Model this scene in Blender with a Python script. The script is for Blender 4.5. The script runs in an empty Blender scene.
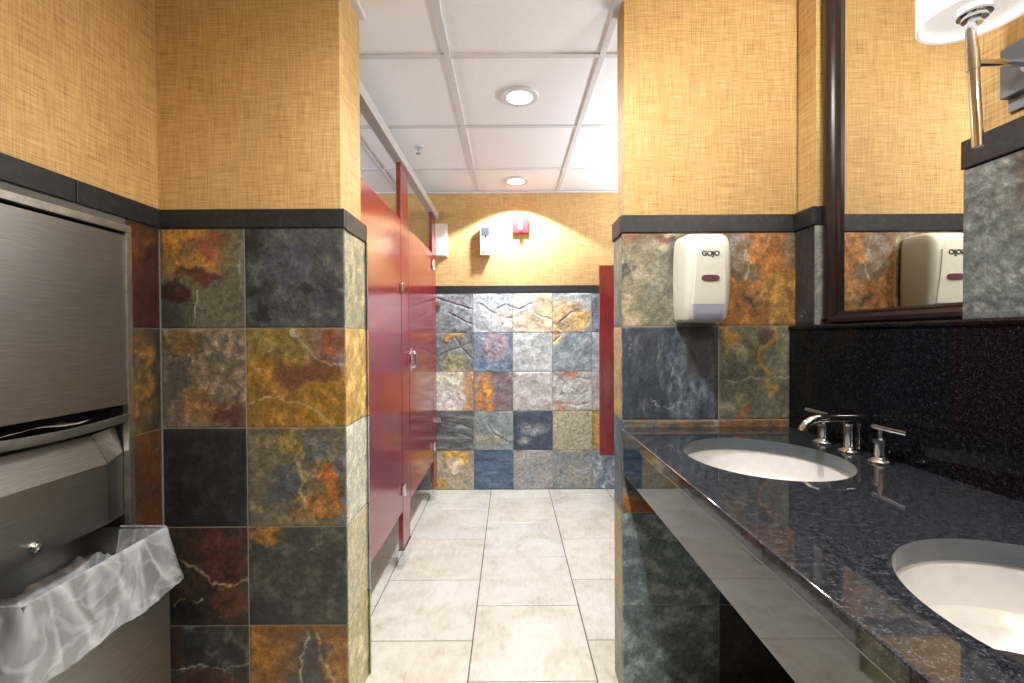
import bpy, bmesh, math, random
from mathutils import Vector, Matrix, noise

# ------------------------------------------------------------------ camera, world, lights, exposure
SC = bpy.context.scene
COL = SC.collection
FPX = 460.0                       # focal length in pixels of a 1024 px wide frame
CH = 1.188                        # camera height
cam_d = bpy.data.cameras.new('camera')
cam_d.sensor_width = 36.0
cam_d.sensor_fit = 'HORIZONTAL'
cam_d.lens = FPX / 1024 * 36.0
cam_d.shift_x = 2.0 / 1024
cam_d.clip_start = 0.02
cam = bpy.data.objects.new('camera', cam_d)
cam.location = (0, 0, CH)
cam.rotation_mode = 'QUATERNION'
cam.rotation_quaternion = (Matrix.Rotation(math.radians(90) - 5.5 / FPX, 3, 'X') @ Matrix.Rotation(-.0055, 3, 'Z')).to_quaternion()
COL.objects.link(cam)
SC.camera = cam

world = bpy.data.worlds.new('world')
world.use_nodes = True
world.node_tree.nodes['Background'].inputs[0].default_value = (1, .97, .92, 1)
world.node_tree.nodes['Background'].inputs[1].default_value = 0.3
SC.world = world

SC.view_settings.view_transform = 'Standard'
SC.view_settings.look = 'None'
SC.view_settings.exposure = 1.0
SC.view_settings.gamma = 1.0
SC.view_settings.use_curve_mapping = False
SC.cycles.use_denoising = True
SC.cycles.max_bounces = 12
SC.cycles.diffuse_bounces = 6
SC.cycles.glossy_bounces = 6
SC.cycles.transparent_max_bounces = 12
SC.cycles.caustics_reflective = False
SC.cycles.caustics_refractive = False
SC.cycles.sample_clamp_indirect = 4.0

DOWN_W = [70.0, 44.0, 54.0, 54.0]  # recessed downlights, far to near
DOWN_C = [(.88, .94, 1.0), (.88, .94, 1.0), (1, .96, .90), (1, .96, .90)]
DOWN_ROW_X = 0.05
DOWN_Y = [3.31, 2.15, 0.98, -0.20]
SCONCE_W = 9.0
FILL_STRIP_W = 14.0                   # each unseen strip added to fill the far room's ceiling

CEIL = CH + 1.111                 # 2.299
# ------------------------------------------------------------------ colour helpers
def lin(c):
    return tuple(((v / 255.0) / 12.92) if v / 255.0 <= 0.04045 else ((v / 255.0 + 0.055) / 1.055) ** 2.4 for v in c[:3])
def lin4(c):
    return lin(c) + (1.0,)

# ------------------------------------------------------------------ materials
class NT:
    def __init__(s, name):
        s.m = bpy.data.materials.new(name)
        s.m.use_nodes = True
        s.t = s.m.node_tree
        s.n = s.t.nodes
        s.b = s.n['Principled BSDF']
    def add(s, kind, **kw):
        nd = s.n.new(kind)
        for k, v in kw.items():
            setattr(nd, k, v)
        return nd
    def link(s, a, b):
        s.t.links.new(a, b)
    def set(s, **kw):
        for k, v in kw.items():
            s.b.inputs[k.replace('_', ' ')].default_value = v
    def coords(s, scale=(1, 1, 1), which='Object'):
        tc = s.add('ShaderNodeTexCoord')
        mp = s.add('ShaderNodeMapping')
        mp.inputs['Scale'].default_value = scale
        s.link(tc.outputs[which], mp.inputs['Vector'])
        return mp.outputs['Vector']
    def noise(s, vec, scale, detail=3, rough=.55, dist=0.0):
        nd = s.add('ShaderNodeTexNoise')
        nd.inputs['Scale'].default_value = scale
        nd.inputs['Detail'].default_value = detail
        nd.inputs['Roughness'].default_value = rough
        nd.inputs['Distortion'].default_value = dist
        s.link(vec, nd.inputs['Vector'])
        return nd.outputs['Fac']
    def ramp(s, fac, stops):
        nd = s.add('ShaderNodeValToRGB')
        el = nd.color_ramp.elements
        while len(el) < len(stops):
            el.new(0.5)
        for e, (p, c) in zip(el, stops):
            e.position = p
            e.color = c if len(c) == 4 else tuple(c) + (1,)
        s.link(fac, nd.inputs['Fac'])
        return nd.outputs['Color']
    def math(s, op, a, b):
        nd = s.add('ShaderNodeMath', operation=op)
        for i, v in enumerate((a, b)):
            if isinstance(v, (int, float)):
                nd.inputs[i].default_value = v
            else:
                s.link(v, nd.inputs[i])
        return nd.outputs[0]
    def mix(s, fac, a, b, mode='MIX'):
        nd = s.add('ShaderNodeMix', data_type='RGBA', blend_type=mode)
        for i, v in ((0, fac), (6, a), (7, b)):
            if isinstance(v, (int, float)):
                nd.inputs[i].default_value = v
            elif isinstance(v, tuple):
                nd.inputs[i].default_value = v
            else:
                s.link(v, nd.inputs[i])
        return nd.outputs[2]
    def bump(s, h, strength=.3, dist=.01):
        nd = s.add('ShaderNodeBump')
        nd.inputs['Strength'].default_value = strength
        nd.inputs['Distance'].default_value = dist
        s.link(h, nd.inputs['Height'])
        s.link(nd.outputs[0], s.b.inputs['Normal'])

M = {}
def plain(name, col, rough=.5, metal=0.0, **kw):
    t = NT(name)
    v = t.coords()
    f = t.noise(v, 40, 3)
    c = lin4(col)
    lo = tuple(x * .93 for x in c[:3]) + (1,)
    t.link(t.ramp(f, [(.3, lo), (.7, c)]), t.b.inputs['Base Color'])
    t.set(Roughness=rough, Metallic=metal, **kw)
    M[name] = t.m
    return t

def make_materials():
    # woven grasscloth wallpaper
    t = NT('grasscloth_wallpaper')
    h = t.noise(t.coords((12, 12, 330)), 1.0, 2, .6)
    v = t.noise(t.coords((290, 290, 12)), 1.0, 2, .6)
    big = t.noise(t.coords((1, 1, 1)), 3.0, 3)
    s_ = t.math('ADD', t.math('MULTIPLY', h, .55), t.math('MULTIPLY', v, .45))
    s_ = t.math('ADD', t.math('MULTIPLY', s_, .85), t.math('MULTIPLY', big, .15))
    c = t.ramp(s_, [(.34, lin4((134, 102, 58))), (.43, lin4((180, 145, 91))), (.55, lin4((200, 166, 110))), (.66, lin4((218, 188, 138)))])
    t.link(c, t.b.inputs['Base Color'])
    t.set(Roughness=.75)
    t.bump(s_, .25, .002)
    M['wallpaper'] = t.m

    # slate: colour per vertex, fine grain on top
    def slate(name, rough, b):
        t = NT(name)
        at = t.add('ShaderNodeAttribute', attribute_name='Col')
        g = t.noise(t.coords(), 190, 4, .75)
        g2 = t.noise(t.coords((1, 1, 1)), 45, 4, .65, .6)
        m1 = t.ramp(g, [(.27, (.5, .5, .5, 1)), (.5, (1, 1, 1, 1)), (.73, (1.6, 1.56, 1.5, 1))])
        m2 = t.ramp(g2, [(.3, (.72, .73, .76, 1)), (.5, (1, 1, 1, 1)), (.72, (1.28, 1.24, 1.18, 1))])
        c = t.mix(1.0, at.outputs['Color'], m1, 'MULTIPLY')
        c = t.mix(1.0, c, m2, 'MULTIPLY')
        t.link(c, t.b.inputs['Base Color'])
        rr = t.add('ShaderNodeMapRange')
        rr.inputs['To Min'].default_value = rough - .12
        rr.inputs['To Max'].default_value = rough + .15
        t.link(g2, rr.inputs['Value'])
        t.link(rr.outputs[0], t.b.inputs['Roughness'])
        t.bump(t.math('ADD', g2, t.math('MULTIPLY', g, .4)), b, .004)
        M[name] = t.m
    slate('slate', .42, .45)

    t = plain('grout', (150, 146, 136), .9)
    t = plain('grout_dark', (96, 94, 90), .9)

    t = NT('border_stone')
    f = t.noise(t.coords(), 60, 5, .7)
    t.link(t.ramp(f, [(.3, lin4((18, 19, 22))), (.55, lin4((33, 34, 38))), (.8, lin4((58, 60, 65)))]), t.b.inputs['Base Color'])
    t.set(Roughness=.48)
    M['border_stone'] = t.m

    # floor: cream porcelain, cloudy; colour offset per tile in 'Col'
    t = NT('floor_tile')
    at = t.add('ShaderNodeAttribute', attribute_name='Col')
    f1 = t.noise(t.coords(), 4.5, 6, .62, .8)
    f2 = t.noise(t.coords((3, 1.2, 1)), 14, 5, .7, .4)
    s_ = t.math('ADD', t.math('MULTIPLY', f1, .6), t.math('MULTIPLY', f2, .4))
    c = t.ramp(s_, [(.3, lin4((172, 162, 144))), (.43, lin4((200, 194, 180))), (.55, lin4((214, 210, 200))), (.7, lin4((226, 224, 218)))])
    t.link(t.mix(1.0, c, at.outputs['Color'], 'MULTIPLY'), t.b.inputs['Base Color'])
    t.set(Roughness=.32)
    t.bump(f2, .06, .002)
    M['floor_tile'] = t.m

    # black granite: one stone; worktop copy lighter, ceiling reflection put into its colour
    for gname, gior, grough in (('black_granite', 1.75, .04), ('granite_splash', 1.24, .05), ('granite_apron', 2.0, .035)):
        t = NT(gname)
        v1 = t.noise(t.coords(), 300, 3, .85)
        v2 = t.noise(t.coords(), 90, 4, .7)
        s_ = t.math('ADD', t.math('MULTIPLY', v1, .6), t.math('MULTIPLY', v2, .4))
        c = t.ramp(s_, [(.38, lin4((8, 8, 10))), (.5, lin4((36, 38, 43))), (.58, lin4((66, 69, 77))), (.70, lin4((108, 112, 120)))] if gname == 'black_granite' else [(.4, lin4((7, 7, 9))), (.52, lin4((15, 16, 19))), (.6, lin4((36, 38, 44))), (.72, lin4((84, 87, 96)))])
        t.link(c, t.b.inputs['Base Color'])
        t.set(Roughness=grough, IOR=gior)
        M[gname] = t.m

    # cherry laminate
    t = NT('cherry_laminate')
    g = t.noise(t.coords((38, 38, 1.6)), 2.2, 5, .62, .35)
    g2 = t.noise(t.coords((150, 150, 3)), 2.0, 3, .6)
    s_ = t.math('ADD', t.math('MULTIPLY', g, .65), t.math('MULTIPLY', g2, .35))
    c = t.ramp(s_, [(.3, lin4((80, 7, 15))), (.5, lin4((124, 16, 29))), (.7, lin4((160, 38, 48)))])
    t.link(c, t.b.inputs['Base Color'])
    t.set(Roughness=.16, IOR=2.3)
    M['cherry'] = t.m

    t = NT('dark_wood')
    g = t.noise(t.coords((60, 60, 2)), 2, 4)
    t.link(t.ramp(g, [(.3, lin4((16, 9, 12))), (.7, lin4((36, 18, 23)))]), t.b.inputs['Base Color'])
    t.set(Roughness=.28)
    M['dark_wood'] = t.m

    # brushed steel
    def steel(name, col, r, sc):
        t = NT(name)
        g = t.noise(t.coords(sc), 1.0, 3, .7)
        lo = lin4(tuple(x * .86 for x in col))
        t.link(t.ramp(g, [(.3, lo), (.7, lin4(col))]), t.b.inputs['Base Color'])
        rr = t.add('ShaderNodeMapRange')
        rr.inputs['To Min'].default_value = r - .05
        rr.inputs['To Max'].default_value = r + .08
        t.link(g, rr.inputs['Value'])
        t.link(rr.outputs[0], t.b.inputs['Roughness'])
        t.set(Metallic=1.0)
        t.bump(g, .012, .001)
        M[name] = t.m
    steel('brushed_steel', (172, 172, 170), .38, (12, 12, 420))
    steel('steel_frame', (196, 194, 188), .42, (20, 40, 40))
    plain('aluminium', (206, 208, 212), .35, .35)
    plain('chrome', (226, 228, 232), .06, 1.0)
    plain('granite_lit_edge', (92, 100, 108), .25)  # basin cutout edge of the black granite, lit tone put into the colour
    plain('satin_grey', (132, 140, 150), .4, .35)
    plain('dark_gap', (12, 12, 13), .7)
    plain('porcelain', (244, 244, 242), .08)
    plain('white_plastic', (232, 230, 220), .28)
    plain('ivory_plastic', (226, 226, 216), .25)
    plain('lavender_plastic', (176, 178, 204), .35)
    plain('mauve_window', (104, 62, 78), .15)
    plain('ink', (52, 54, 60), .5)
    plain('grey_plastic', (74, 80, 86), .4)
    plain('red_plastic', (214, 40, 54), .35)
    plain('clear_lens', (238, 238, 238), .12)
    plain('paper', (236, 234, 228), .8)
    plain('ceiling_white', (232, 234, 238), .8)
    plain('grid_white', (214, 216, 220), .55)
    plain('wall_white', (226, 224, 218), .6)
    plain('bin_liner_dark', (70, 84, 100), .4)

    t = NT('ceiling_tile')
    f = t.noise(t.coords(), 240, 3, .7)
    f2 = t.noise(t.coords(), 2.0, 2)
    c1 = t.ramp(f, [(.25, lin4((212, 216, 222))), (.45, lin4((238, 240, 244)))])
    t.link(c1, t.b.inputs['Base Color'])
    t.set(Roughness=.9)
    t.bump(f, .08, .002)
    M['ceiling_tile'] = t.m

    t = NT('mirror_glass')
    f = t.noise(t.coords(), 3, 1)
    t.link(t.ramp(f, [(.0, (.86, .87, .85, 1)), (1., (.88, .89, .87, 1))]), t.b.inputs['Base Color'])
    t.set(Metallic=1.0, Roughness=0.0)
    M['mirror'] = t.m

    # frosted glass shade lit by its bulb
    t = NT('frosted_glass')
    f = t.noise(t.coords(), 12, 2)
    t.link(t.ramp(f, [(.0, (.9, .9, .9, 1)), (1., (.95, .95, .94, 1))]), t.b.inputs['Base Color'])
    t.set(Roughness=.25)
    t.b.inputs['Emission Color'].default_value = (1, .96, .9, 1)
    t.b.inputs['Emission Strength'].default_value = .28
    M['frosted_glass'] = t.m
    t = NT('lamp_glow')
    f = t.noise(t.coords(), 12, 2)
    t.link(t.ramp(f, [(.0, (.95, .95, .95, 1)), (1., (1, 1, 1, 1))]), t.b.inputs['Base Color'])
    t.b.inputs['Emission Color'].default_value = (1, .97, .92, 1)
    t.b.inputs['Emission Strength'].default_value = 4.0
    M['lamp_glow'] = t.m

    # clear bin liner: thin film with crease highlights painted into its alpha
    t = NT('clear_film')
    n1 = t.noise(t.coords((1, 1.5, .5)), 7, 2, .5, .8)
    n2 = t.noise(t.coords((1, .8, 1.1)), 12, 2, .5, .8)
    def ridge(n, k):
        return t.math('MAXIMUM', t.math('SUBTRACT', 1.0, t.math('MULTIPLY', t.math('ABSOLUTE', t.math('SUBTRACT', n, .5), 0), k)), 0)
    rd = t.math('ADD', t.math('MULTIPLY', ridge(n1, 9.0), .26), t.math('MULTIPLY', ridge(n2, 14.0), .16))
    al = t.math('MINIMUM', t.math('ADD', .27, rd), .8)
    t.link(t.ramp(n1, [(.3, (.74, .81, .9, 1)), (.7, (.9, .94, 1.0, 1))]), t.b.inputs['Base Color'])
    t.set(Roughness=.12, IOR=1.5)
    t.link(al, t.b.inputs['Alpha'])
    t.bump(t.math('ADD', rd, n1), .6, .01)
    M['clear_film'] = t.m
make_materials()

# ------------------------------------------------------------------ mesh helpers
def world_loc(o):
    v = Vector((0, 0, 0))
    while o:
        v += o.location
        o = o.parent
    return v

class MB:
    """collects shapes, then links them as ONE mesh object"""
    def __init__(s):
        s.bm = bmesh.new()
    def _merge(s, b):
        me = bpy.data.meshes.new('tmp')
        b.to_mesh(me)
        b.free()
        s.bm.from_mesh(me)
        bpy.data.meshes.remove(me)
    def box(s, x0, x1, y0, y1, z0, z1, bev=0.0, seg=2):
        b = bmesh.new()
        bmesh.ops.create_cube(b, size=1)
        for v in b.verts:
            v.co = Vector(((x0 + x1) / 2 + v.co.x * (x1 - x0), (y0 + y1) / 2 + v.co.y * (y1 - y0), (z0 + z1) / 2 + v.co.z * (z1 - z0)))
        if bev:
            bmesh.ops.bevel(b, geom=b.edges[:], offset=bev, segments=seg, affect='EDGES', profile=.5)
        s._merge(b)
        return s
    def lathe(s, c, prof, n=32, sx=1, sy=1, axis='z', cap=True):
        """prof: list of (radius, height along axis)"""
        b = bmesh.new()
        rings = []
        for r, h in prof:
            ring = []
            for i in range(n):
                a = 2 * math.pi * i / n
                p = (r * sx * math.cos(a), r * sy * math.sin(a), h)
                if axis == 'x':
                    p = (p[2], p[0], p[1])
                elif axis == 'y':
                    p = (p[0], p[2], p[1])
                ring.append(b.verts.new((c[0] + p[0], c[1] + p[1], c[2] + p[2])))
            rings.append(ring)
        for a, d in zip(rings, rings[1:]):
            for i in range(n):
                b.faces.new((a[i], a[(i + 1) % n], d[(i + 1) % n], d[i]))
        if cap:
            if prof[0][0] > 1e-5:
                b.faces.new(rings[0][::-1])
            if prof[-1][0] > 1e-5:
                b.faces.new(rings[-1])
        bmesh.ops.remove_doubles(b, verts=b.verts, dist=1e-6)
        bmesh.ops.recalc_face_normals(b, faces=b.faces)
        s._merge(b)
        return s
    def tube(s, pts, r, n=16, cap=True):
        pts = [Vector(p) for p in pts]
        rs = r if isinstance(r, (list, tuple)) else [r] * len(pts)
        b = bmesh.new()
        rings = []
        up = None
        for i, p in enumerate(pts):
            d = (pts[min(i + 1, len(pts) - 1)] - pts[max(i - 1, 0)]).normalized()
            if up is None:
                up = Vector((0, 0, 1)) if abs(d.z) < .9 else Vector((1, 0, 0))
            u = (up - d * up.dot(d)).normalized()
            w = d.cross(u)
            up = u
            rings.append([b.verts.new(p + (u * math.cos(2 * math.pi * k / n) + w * math.sin(2 * math.pi * k / n)) * rs[i]) for k in range(n)])
        for a, d in zip(rings, rings[1:]):
            for i in range(n):
                b.faces.new((a[i], a[(i + 1) % n], d[(i + 1) % n], d[i]))
        if cap:
            b.faces.new(rings[0][::-1])
            b.faces.new(rings[-1])
        bmesh.ops.recalc_face_normals(b, faces=b.faces)
        s._merge(b)
        return s
    def prism(s, poly, y0, y1, bev=0.0):
        """poly of (x, z), extruded along y"""
        b = bmesh.new()
        f = b.faces.new([b.verts.new((x, y0, z)) for x, z in poly])
        r = bmesh.ops.extrude_face_region(b, geom=[f])
        for v in r['geom']:
            if isinstance(v, bmesh.types.BMVert):
                v.co.y = y1
        bmesh.ops.recalc_face_normals(b, faces=b.faces)
        if bev:
            bmesh.ops.bevel(b, geom=b.edges[:], offset=bev, segments=2, affect='EDGES', profile=.5)
        s._merge(b)
        return s
    def loft(s, rings, cap=True):
        b = bmesh.new()
        R = [[b.verts.new(p) for p in ring] for ring in rings]
        n = len(R[0])
        for a, d in zip(R, R[1:]):
            for i in range(n):
                b.faces.new((a[i], a[(i + 1) % n], d[(i + 1) % n], d[i]))
        if cap:
            b.faces.new(R[0][::-1])
            b.faces.new(R[-1])
        bmesh.ops.recalc_face_normals(b, faces=b.faces)
        s._merge(b)
        return s
    def build(s, name, mat, parent=None, loc=None, smooth=35, kind=None, label=None):
        me = bpy.data.meshes.new(name)
        off = Vector(loc) if loc is not None else (world_loc(parent) if parent else Vector((0, 0, 0)))
        for v in s.bm.verts:
            v.co -= off
        s.bm.to_mesh(me)
        s.bm.free()
        if smooth:
            for p in me.polygons:
                p.use_smooth = True
            me.set_sharp_from_angle(angle=math.radians(smooth))
        me.materials.append(M[mat] if isinstance(mat, str) else mat)
        o = bpy.data.objects.new(name, me)
        COL.objects.link(o)
        if parent:
            o.parent = parent
        elif loc is not None:
            o.location = loc
        if smooth:
            wn_ = o.modifiers.new('weighted_normal', 'WEIGHTED_NORMAL')
            wn_.mode = 'FACE_AREA'
            wn_.weight = 100
            wn_.keep_sharp = True
        if kind:
            o['kind'] = kind
        if label:
            o['label'] = label
        return o

def empty(name, loc, label=None, cat=None, group=None, kind=None):
    o = bpy.data.objects.new(name, None)
    o.empty_display_size = .05
    o.location = loc
    COL.objects.link(o)
    if label:
        o['label'] = label
    if cat:
        o['category'] = cat
    if group:
        o['group'] = group
    if kind:
        o['kind'] = kind
    return o
def tag(o, label, cat, group=None):
    o['label'] = label
    o['category'] = cat
    if group:
        o['group'] = group
    return o
def copy_tree(o, parent=None):
    c = o.copy()
    COL.objects.link(c)
    if parent:
        c.parent = parent
    for ch in list(o.children):
        copy_tree(ch, c)
    return c
def structure(name, loc=(0, 0, 0)):
    return empty(name, loc, kind='structure')

# ------------------------------------------------------------------ slate tiles
def fbm(p, octs=4):
    return noise.fractal(p, .9, 2.1, octs)          # roughly -1..1
def mixc(a, b, t):
    t = max(0., min(1., t))
    return tuple(x + (y - x) * t for x, y in zip(a, b))
def seg_dist(p, a, b):
    ax, ay = a; bx, by = b
    dx, dy = bx - ax, by - ay
    t = max(0, min(1, ((p[0] - ax) * dx + (p[1] - ay) * dy) / (dx * dx + dy * dy + 1e-9)))
    return math.hypot(p[0] - ax - t * dx, p[1] - ay - t * dy)
def sstep(a, b, x):
    t = max(0., min(1., (x - a) / (b - a)))
    return t * t * (3 - 2 * t)

SAT = .80
def paint(spec, u, v, seed):
    """colour (sRGB 0..255) and height of a slate tile at u, v"""
    A, B = spec['c'][0], spec['c'][1]
    P = Vector((u * spec.get('su', 2.4) + seed * 7.3, v * spec.get('sv', 2.4) + seed * 3.1, seed * 1.7))
    n1 = fbm(P, 5)
    n2 = fbm(P * 2.6 + Vector((31, 7, 3)), 4)
    c = mixc(A, B, .5 + .55 * n1)
    if len(spec['c']) > 2:
        c = mixc(c, spec['c'][2], .7 * sstep(.05, .5, n2))
    k = 1 + .16 * n2
    n3 = fbm(P * 9 + Vector((3, 17, 6)), 3)
    k *= 1 + .17 * n3
    c = tuple(x * k for x in c)
    wu, wv = u + .10 * fbm(P * 1.7 + Vector((5, 5, 5)), 4) + .06 * n3, v + .10 * fbm(P * 1.7 + Vector((9, 1, 2)), 4) + .05 * n2
    h = 0.0
    for q in spec.get('blob', ()):
        cu, cv, ru, rv, bc = q[:5]
        soft = q[5] if len(q) > 5 else .35
        d = math.hypot((wu - cu) / ru, (wv - cv) / rv)
        w = 1 - sstep(1 - soft, 1 + soft, d)
        if w > 0:
            bb = tuple(x * (1 + .28 * n2 + .2 * n3) for x in bc)
            w *= max(.35, min(1, .85 + .5 * n2 + .35 * n3))
            c = mixc(c, bb, w)
    for q in spec.get('line', ()):
        pts, wd, lc = q
        wob = q[1] * .6
        pu, pv = u + .045 * fbm(P * 2.2 + Vector((2, 8, 1)), 3), v + .045 * fbm(P * 2.2 + Vector((4, 3, 9)), 3)
        d = min(seg_dist((pu, pv), a, b) for a, b in zip(pts, pts[1:]))
        w = 1 - sstep(wd * .15, wd * (.85 + .5 * n3), d)
        if w > 0:
            c = mixc(c, lc, w * max(.15, min(.85, .6 + .6 * n2)))
    g = .3 * c[0] + .55 * c[1] + .15 * c[2]
    c = tuple((g + (x - g) * SAT) * 1.1 for x in c)
    return c, n1, n2

def slate_mesh(name, parent, org, ud, vd, nd, tiles, res=30, amp=.004, thick=.012, ledge=.5):
    """tiles: (u0,u1,v0,v1,spec).  org: point at u=0,v=0 on the tile face plane."""
    org, ud, vd, nd = Vector(org), Vector(ud), Vector(vd), Vector(nd)
    verts, faces, cols = [], [], []
    gap = .0018
    for ti, (u0, u1, v0, v1, spec) in enumerate(tiles):
        seed = spec.get('seed', ti * 1.37 + abs(org.x) * 3.7 + org.y * 2.9)
        rng = random.Random(int(seed * 1000))
        nu = max(4, int(res * (u1 - u0) / .304)) if spec.get('res', 1) else 4
        nv = max(4, int(res * (v1 - v0) / .304)) if spec.get('res', 1) else 4
        base = len(verts)
        a = spec.get('amp', amp)
        off = rng.uniform(-.0008, .0012) * (a / .004)
        uf0, uf1, vf0, vf1 = spec.get('win', (0, 1, 0, 1))
        for j in range(nv + 1):
            for i in range(nu + 1):
                fu, fv = i / nu, j / nv
                cu, cv = uf0 + (uf1 - uf0) * fu, vf0 + (vf1 - vf0) * fv
                c, n1, n2 = paint(spec, cu, cv, seed)
                q = (n1 + 1) * 2.6 + .25 * n2
                st = math.floor(q) + sstep(.35, .65, q - math.floor(q))
                hh = a * ((st / 2.6 - 1) * ledge + n1 * (1 - ledge) + n2 * .35)
                for cr in spec.get('crack', ()):
                    d = min(seg_dist((cu + .03 * n2, cv + .03 * n1), p, r) for p, r in zip(cr, cr[1:]))
                    hh -= a * 2.0 * (1 - sstep(.004, .022 + .014 * n2, d)) * max(0, min(1, .7 + n1))
                edge = min(fu * (u1 - u0), (1 - fu) * (u1 - u0), fv * (v1 - v0), (1 - fv) * (v1 - v0))
                hh = hh * sstep(0, .012, edge) - .0012 * (1 - sstep(0, .004, edge)) + off
                verts.append(org + ud * (u0 + gap + (u1 - u0 - 2 * gap) * fu) + vd * (v0 + gap + (v1 - v0 - 2 * gap) * fv) + nd * hh)
                cols.append(lin(tuple(max(4, min(250, x)) for x in c)))
        W = nu + 1
        for j in range(nv):
            for i in range(nu):
                faces.append((base + j * W + i, base + j * W + i + 1, base + (j + 1) * W + i + 1, base + (j + 1) * W + i))
        # tile sides back to the bed
        ring = [base + i for i in range(W)] + [base + j * W + nu for j in range(1, nv + 1)] + [base + nv * W + i for i in range(nu - 1, -1, -1)] + [base + j * W for j in range(nv - 1, 0, -1)]
        b2 = len(verts)
        for k in ring:
            verts.append(verts[k] - nd * thick)
            cols.append(tuple(x * .9 for x in cols[k]))
        L = len(ring)
        for k in range(L):
            faces.append((ring[k], b2 + k, b2 + (k + 1) % L, ring[(k + 1) % L]))
    wl = world_loc(parent)
    me = bpy.data.meshes.new(name)
    me.from_pydata([v - wl for v in verts], [], faces)
    bm = bmesh.new()
    bm.from_mesh(me)
    bmesh.ops.recalc_face_normals(bm, faces=bm.faces)
    # face normals must look along nd: open shells can come out flipped
    tot = sum((f.normal.dot(nd) * f.calc_area() for f in bm.faces))
    if tot < 0:
        bmesh.ops.reverse_faces(bm, faces=bm.faces)
    bm.to_mesh(me)
    bm.free()
    at = me.color_attributes.new('Col', 'FLOAT_COLOR', 'POINT')
    for i, c in enumerate(cols):
        at.data[i].color = (c[0], c[1], c[2], 1)
    for p in me.polygons:
        p.use_smooth = True
    me.set_sharp_from_angle(angle=math.radians(50))
    me.materials.append(M['slate'])
    o = bpy.data.objects.new(name, me)
    COL.objects.link(o)
    o.parent = parent
    return o

T = .304
ROWS = [(1.52 - T * (k + 1), 1.52 - T * k) for k in range(5)]       # top row first
BT0, BT1 = 1.52, 1.577                                              # border strip
def S(a, b, c=None, **kw):
    d = {'c': (a, b) if c is None else (a, b, c)}
    d.update(kw)
    return d

# ================================================================== SETTING
XL, XR = -1.062, .922            # slate faces of the side walls
XM = .964                        # mirror glass
YL, YR = 1.40, 1.493             # slate faces of the two short return walls
YE = 1.615                       # their far side
XLE, XRE = -.503, .3635          # slate end faces of the return walls
YB = 3.55                        # far wall
XBL, XBR = -2.1, 1.2             # far room
YN = -1.3                        # behind the camera
PR = .013                        # slate stands this much proud of the wallpaper

# ---- floor
fl = structure('floor')
MB().box(XBL - .1, XBR + .1, YN - .1, YB + .1, -.06, -.004).build('floor_bed', 'grout_dark', fl, smooth=0)
def floor_tiles():
    verts, faces, cols = [], [], []
    fw, g = .447, .0022
    rng = random.Random(5)
    x_first = -.152
    k0 = -5
    for k in range(k0, 4):
        xa = x_first + k * fw
        xb = xa + fw
        yoff = 1.569 if k % 2 == 0 else 1.783
        j0 = int(math.floor((YN - yoff) / .447)) - 1
        for j in range(j0, 7):
            ya, yb = yoff + j * .447, yoff + (j + 1) * .447
            a, b_, c_, d_ = max(xa, XBL - .05), min(xb, XBR + .05), max(ya, YN - .05), min(yb, YB)
            if b_ - a < .02 or d_ - c_ < .01:
                continue
            n = len(verts)
            e = .003
            for (ox, z) in ((0, -.004), (0, -.0015), (e, 0)):
                verts += [(a + g + ox, c_ + g + ox, z), (b_ - g - ox, c_ + g + ox, z), (b_ - g - ox, d_ - g - ox, z), (a + g + ox, d_ - g - ox, z)]
            t = rng.uniform(.93, 1.03)
            w = rng.uniform(-.02, .02)
            cols += [(t + w, t, t - w)] * 12
            for q in (0, 4):
                for i in range(4):
                    faces.append((n + q + i, n + q + (i + 1) % 4, n + q + 4 + (i + 1) % 4, n + q + 4 + i))
            faces.append((n + 8, n + 9, n + 10, n + 11))
    me = bpy.data.meshes.new('floor_tiles')
    me.from_pydata(verts, [], faces)
    at = me.color_attributes.new('Col', 'FLOAT_COLOR', 'POINT')
    for i, c in enumerate(cols):
        at.data[i].color = (c[0], c[1], c[2], 1)
    me.materials.append(M['floor_tile'])
    o = bpy.data.objects.new('floor_tiles', me)
    COL.objects.link(o)
    o.parent = fl
floor_tiles()

# ---- ceiling: lay-in tiles and their T grid
ce = structure('ceiling')
b = MB()
GX, GY, GS = -.241, 1.838, .613
xs = [GX + GS * k for k in range(-4, 4)]
ys = [GY + .617 * k for k in range(-6, 4)]
for xa, xb in zip([XBL - .1] + xs, xs + [XBR + .1]):
    for ya, yb in zip([YN - .1] + ys, ys + [YB + .1]):
        if xb - xa > .03 and yb - ya > .03:
            b.box(xa + .002, xb - .002, ya + .002, yb - .002, CEIL + .004, CEIL + .03)
b.build('ceiling_tiles', 'ceiling_tile', ce, smooth=0)
b = MB()
for x in xs:
    if XBL < x < XBR:
        b.box(x - .012, x + .012, YN, YB, CEIL - .003, CEIL + .004)
for y in ys:
    if YN < y < YB:
        b.box(XBL, XBR, y - .012, y + .012, CEIL - .0025, CEIL + .0045)
b.build('ceiling_grid', 'grid_white', ce, smooth=0)
b = MB()
b.box(XBL - .1, XBR + .1, YN - .1, YB + .1, CEIL + .05, CEIL + .09)
b.build('ceiling_deck', 'ceiling_white', ce, smooth=0)

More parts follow.
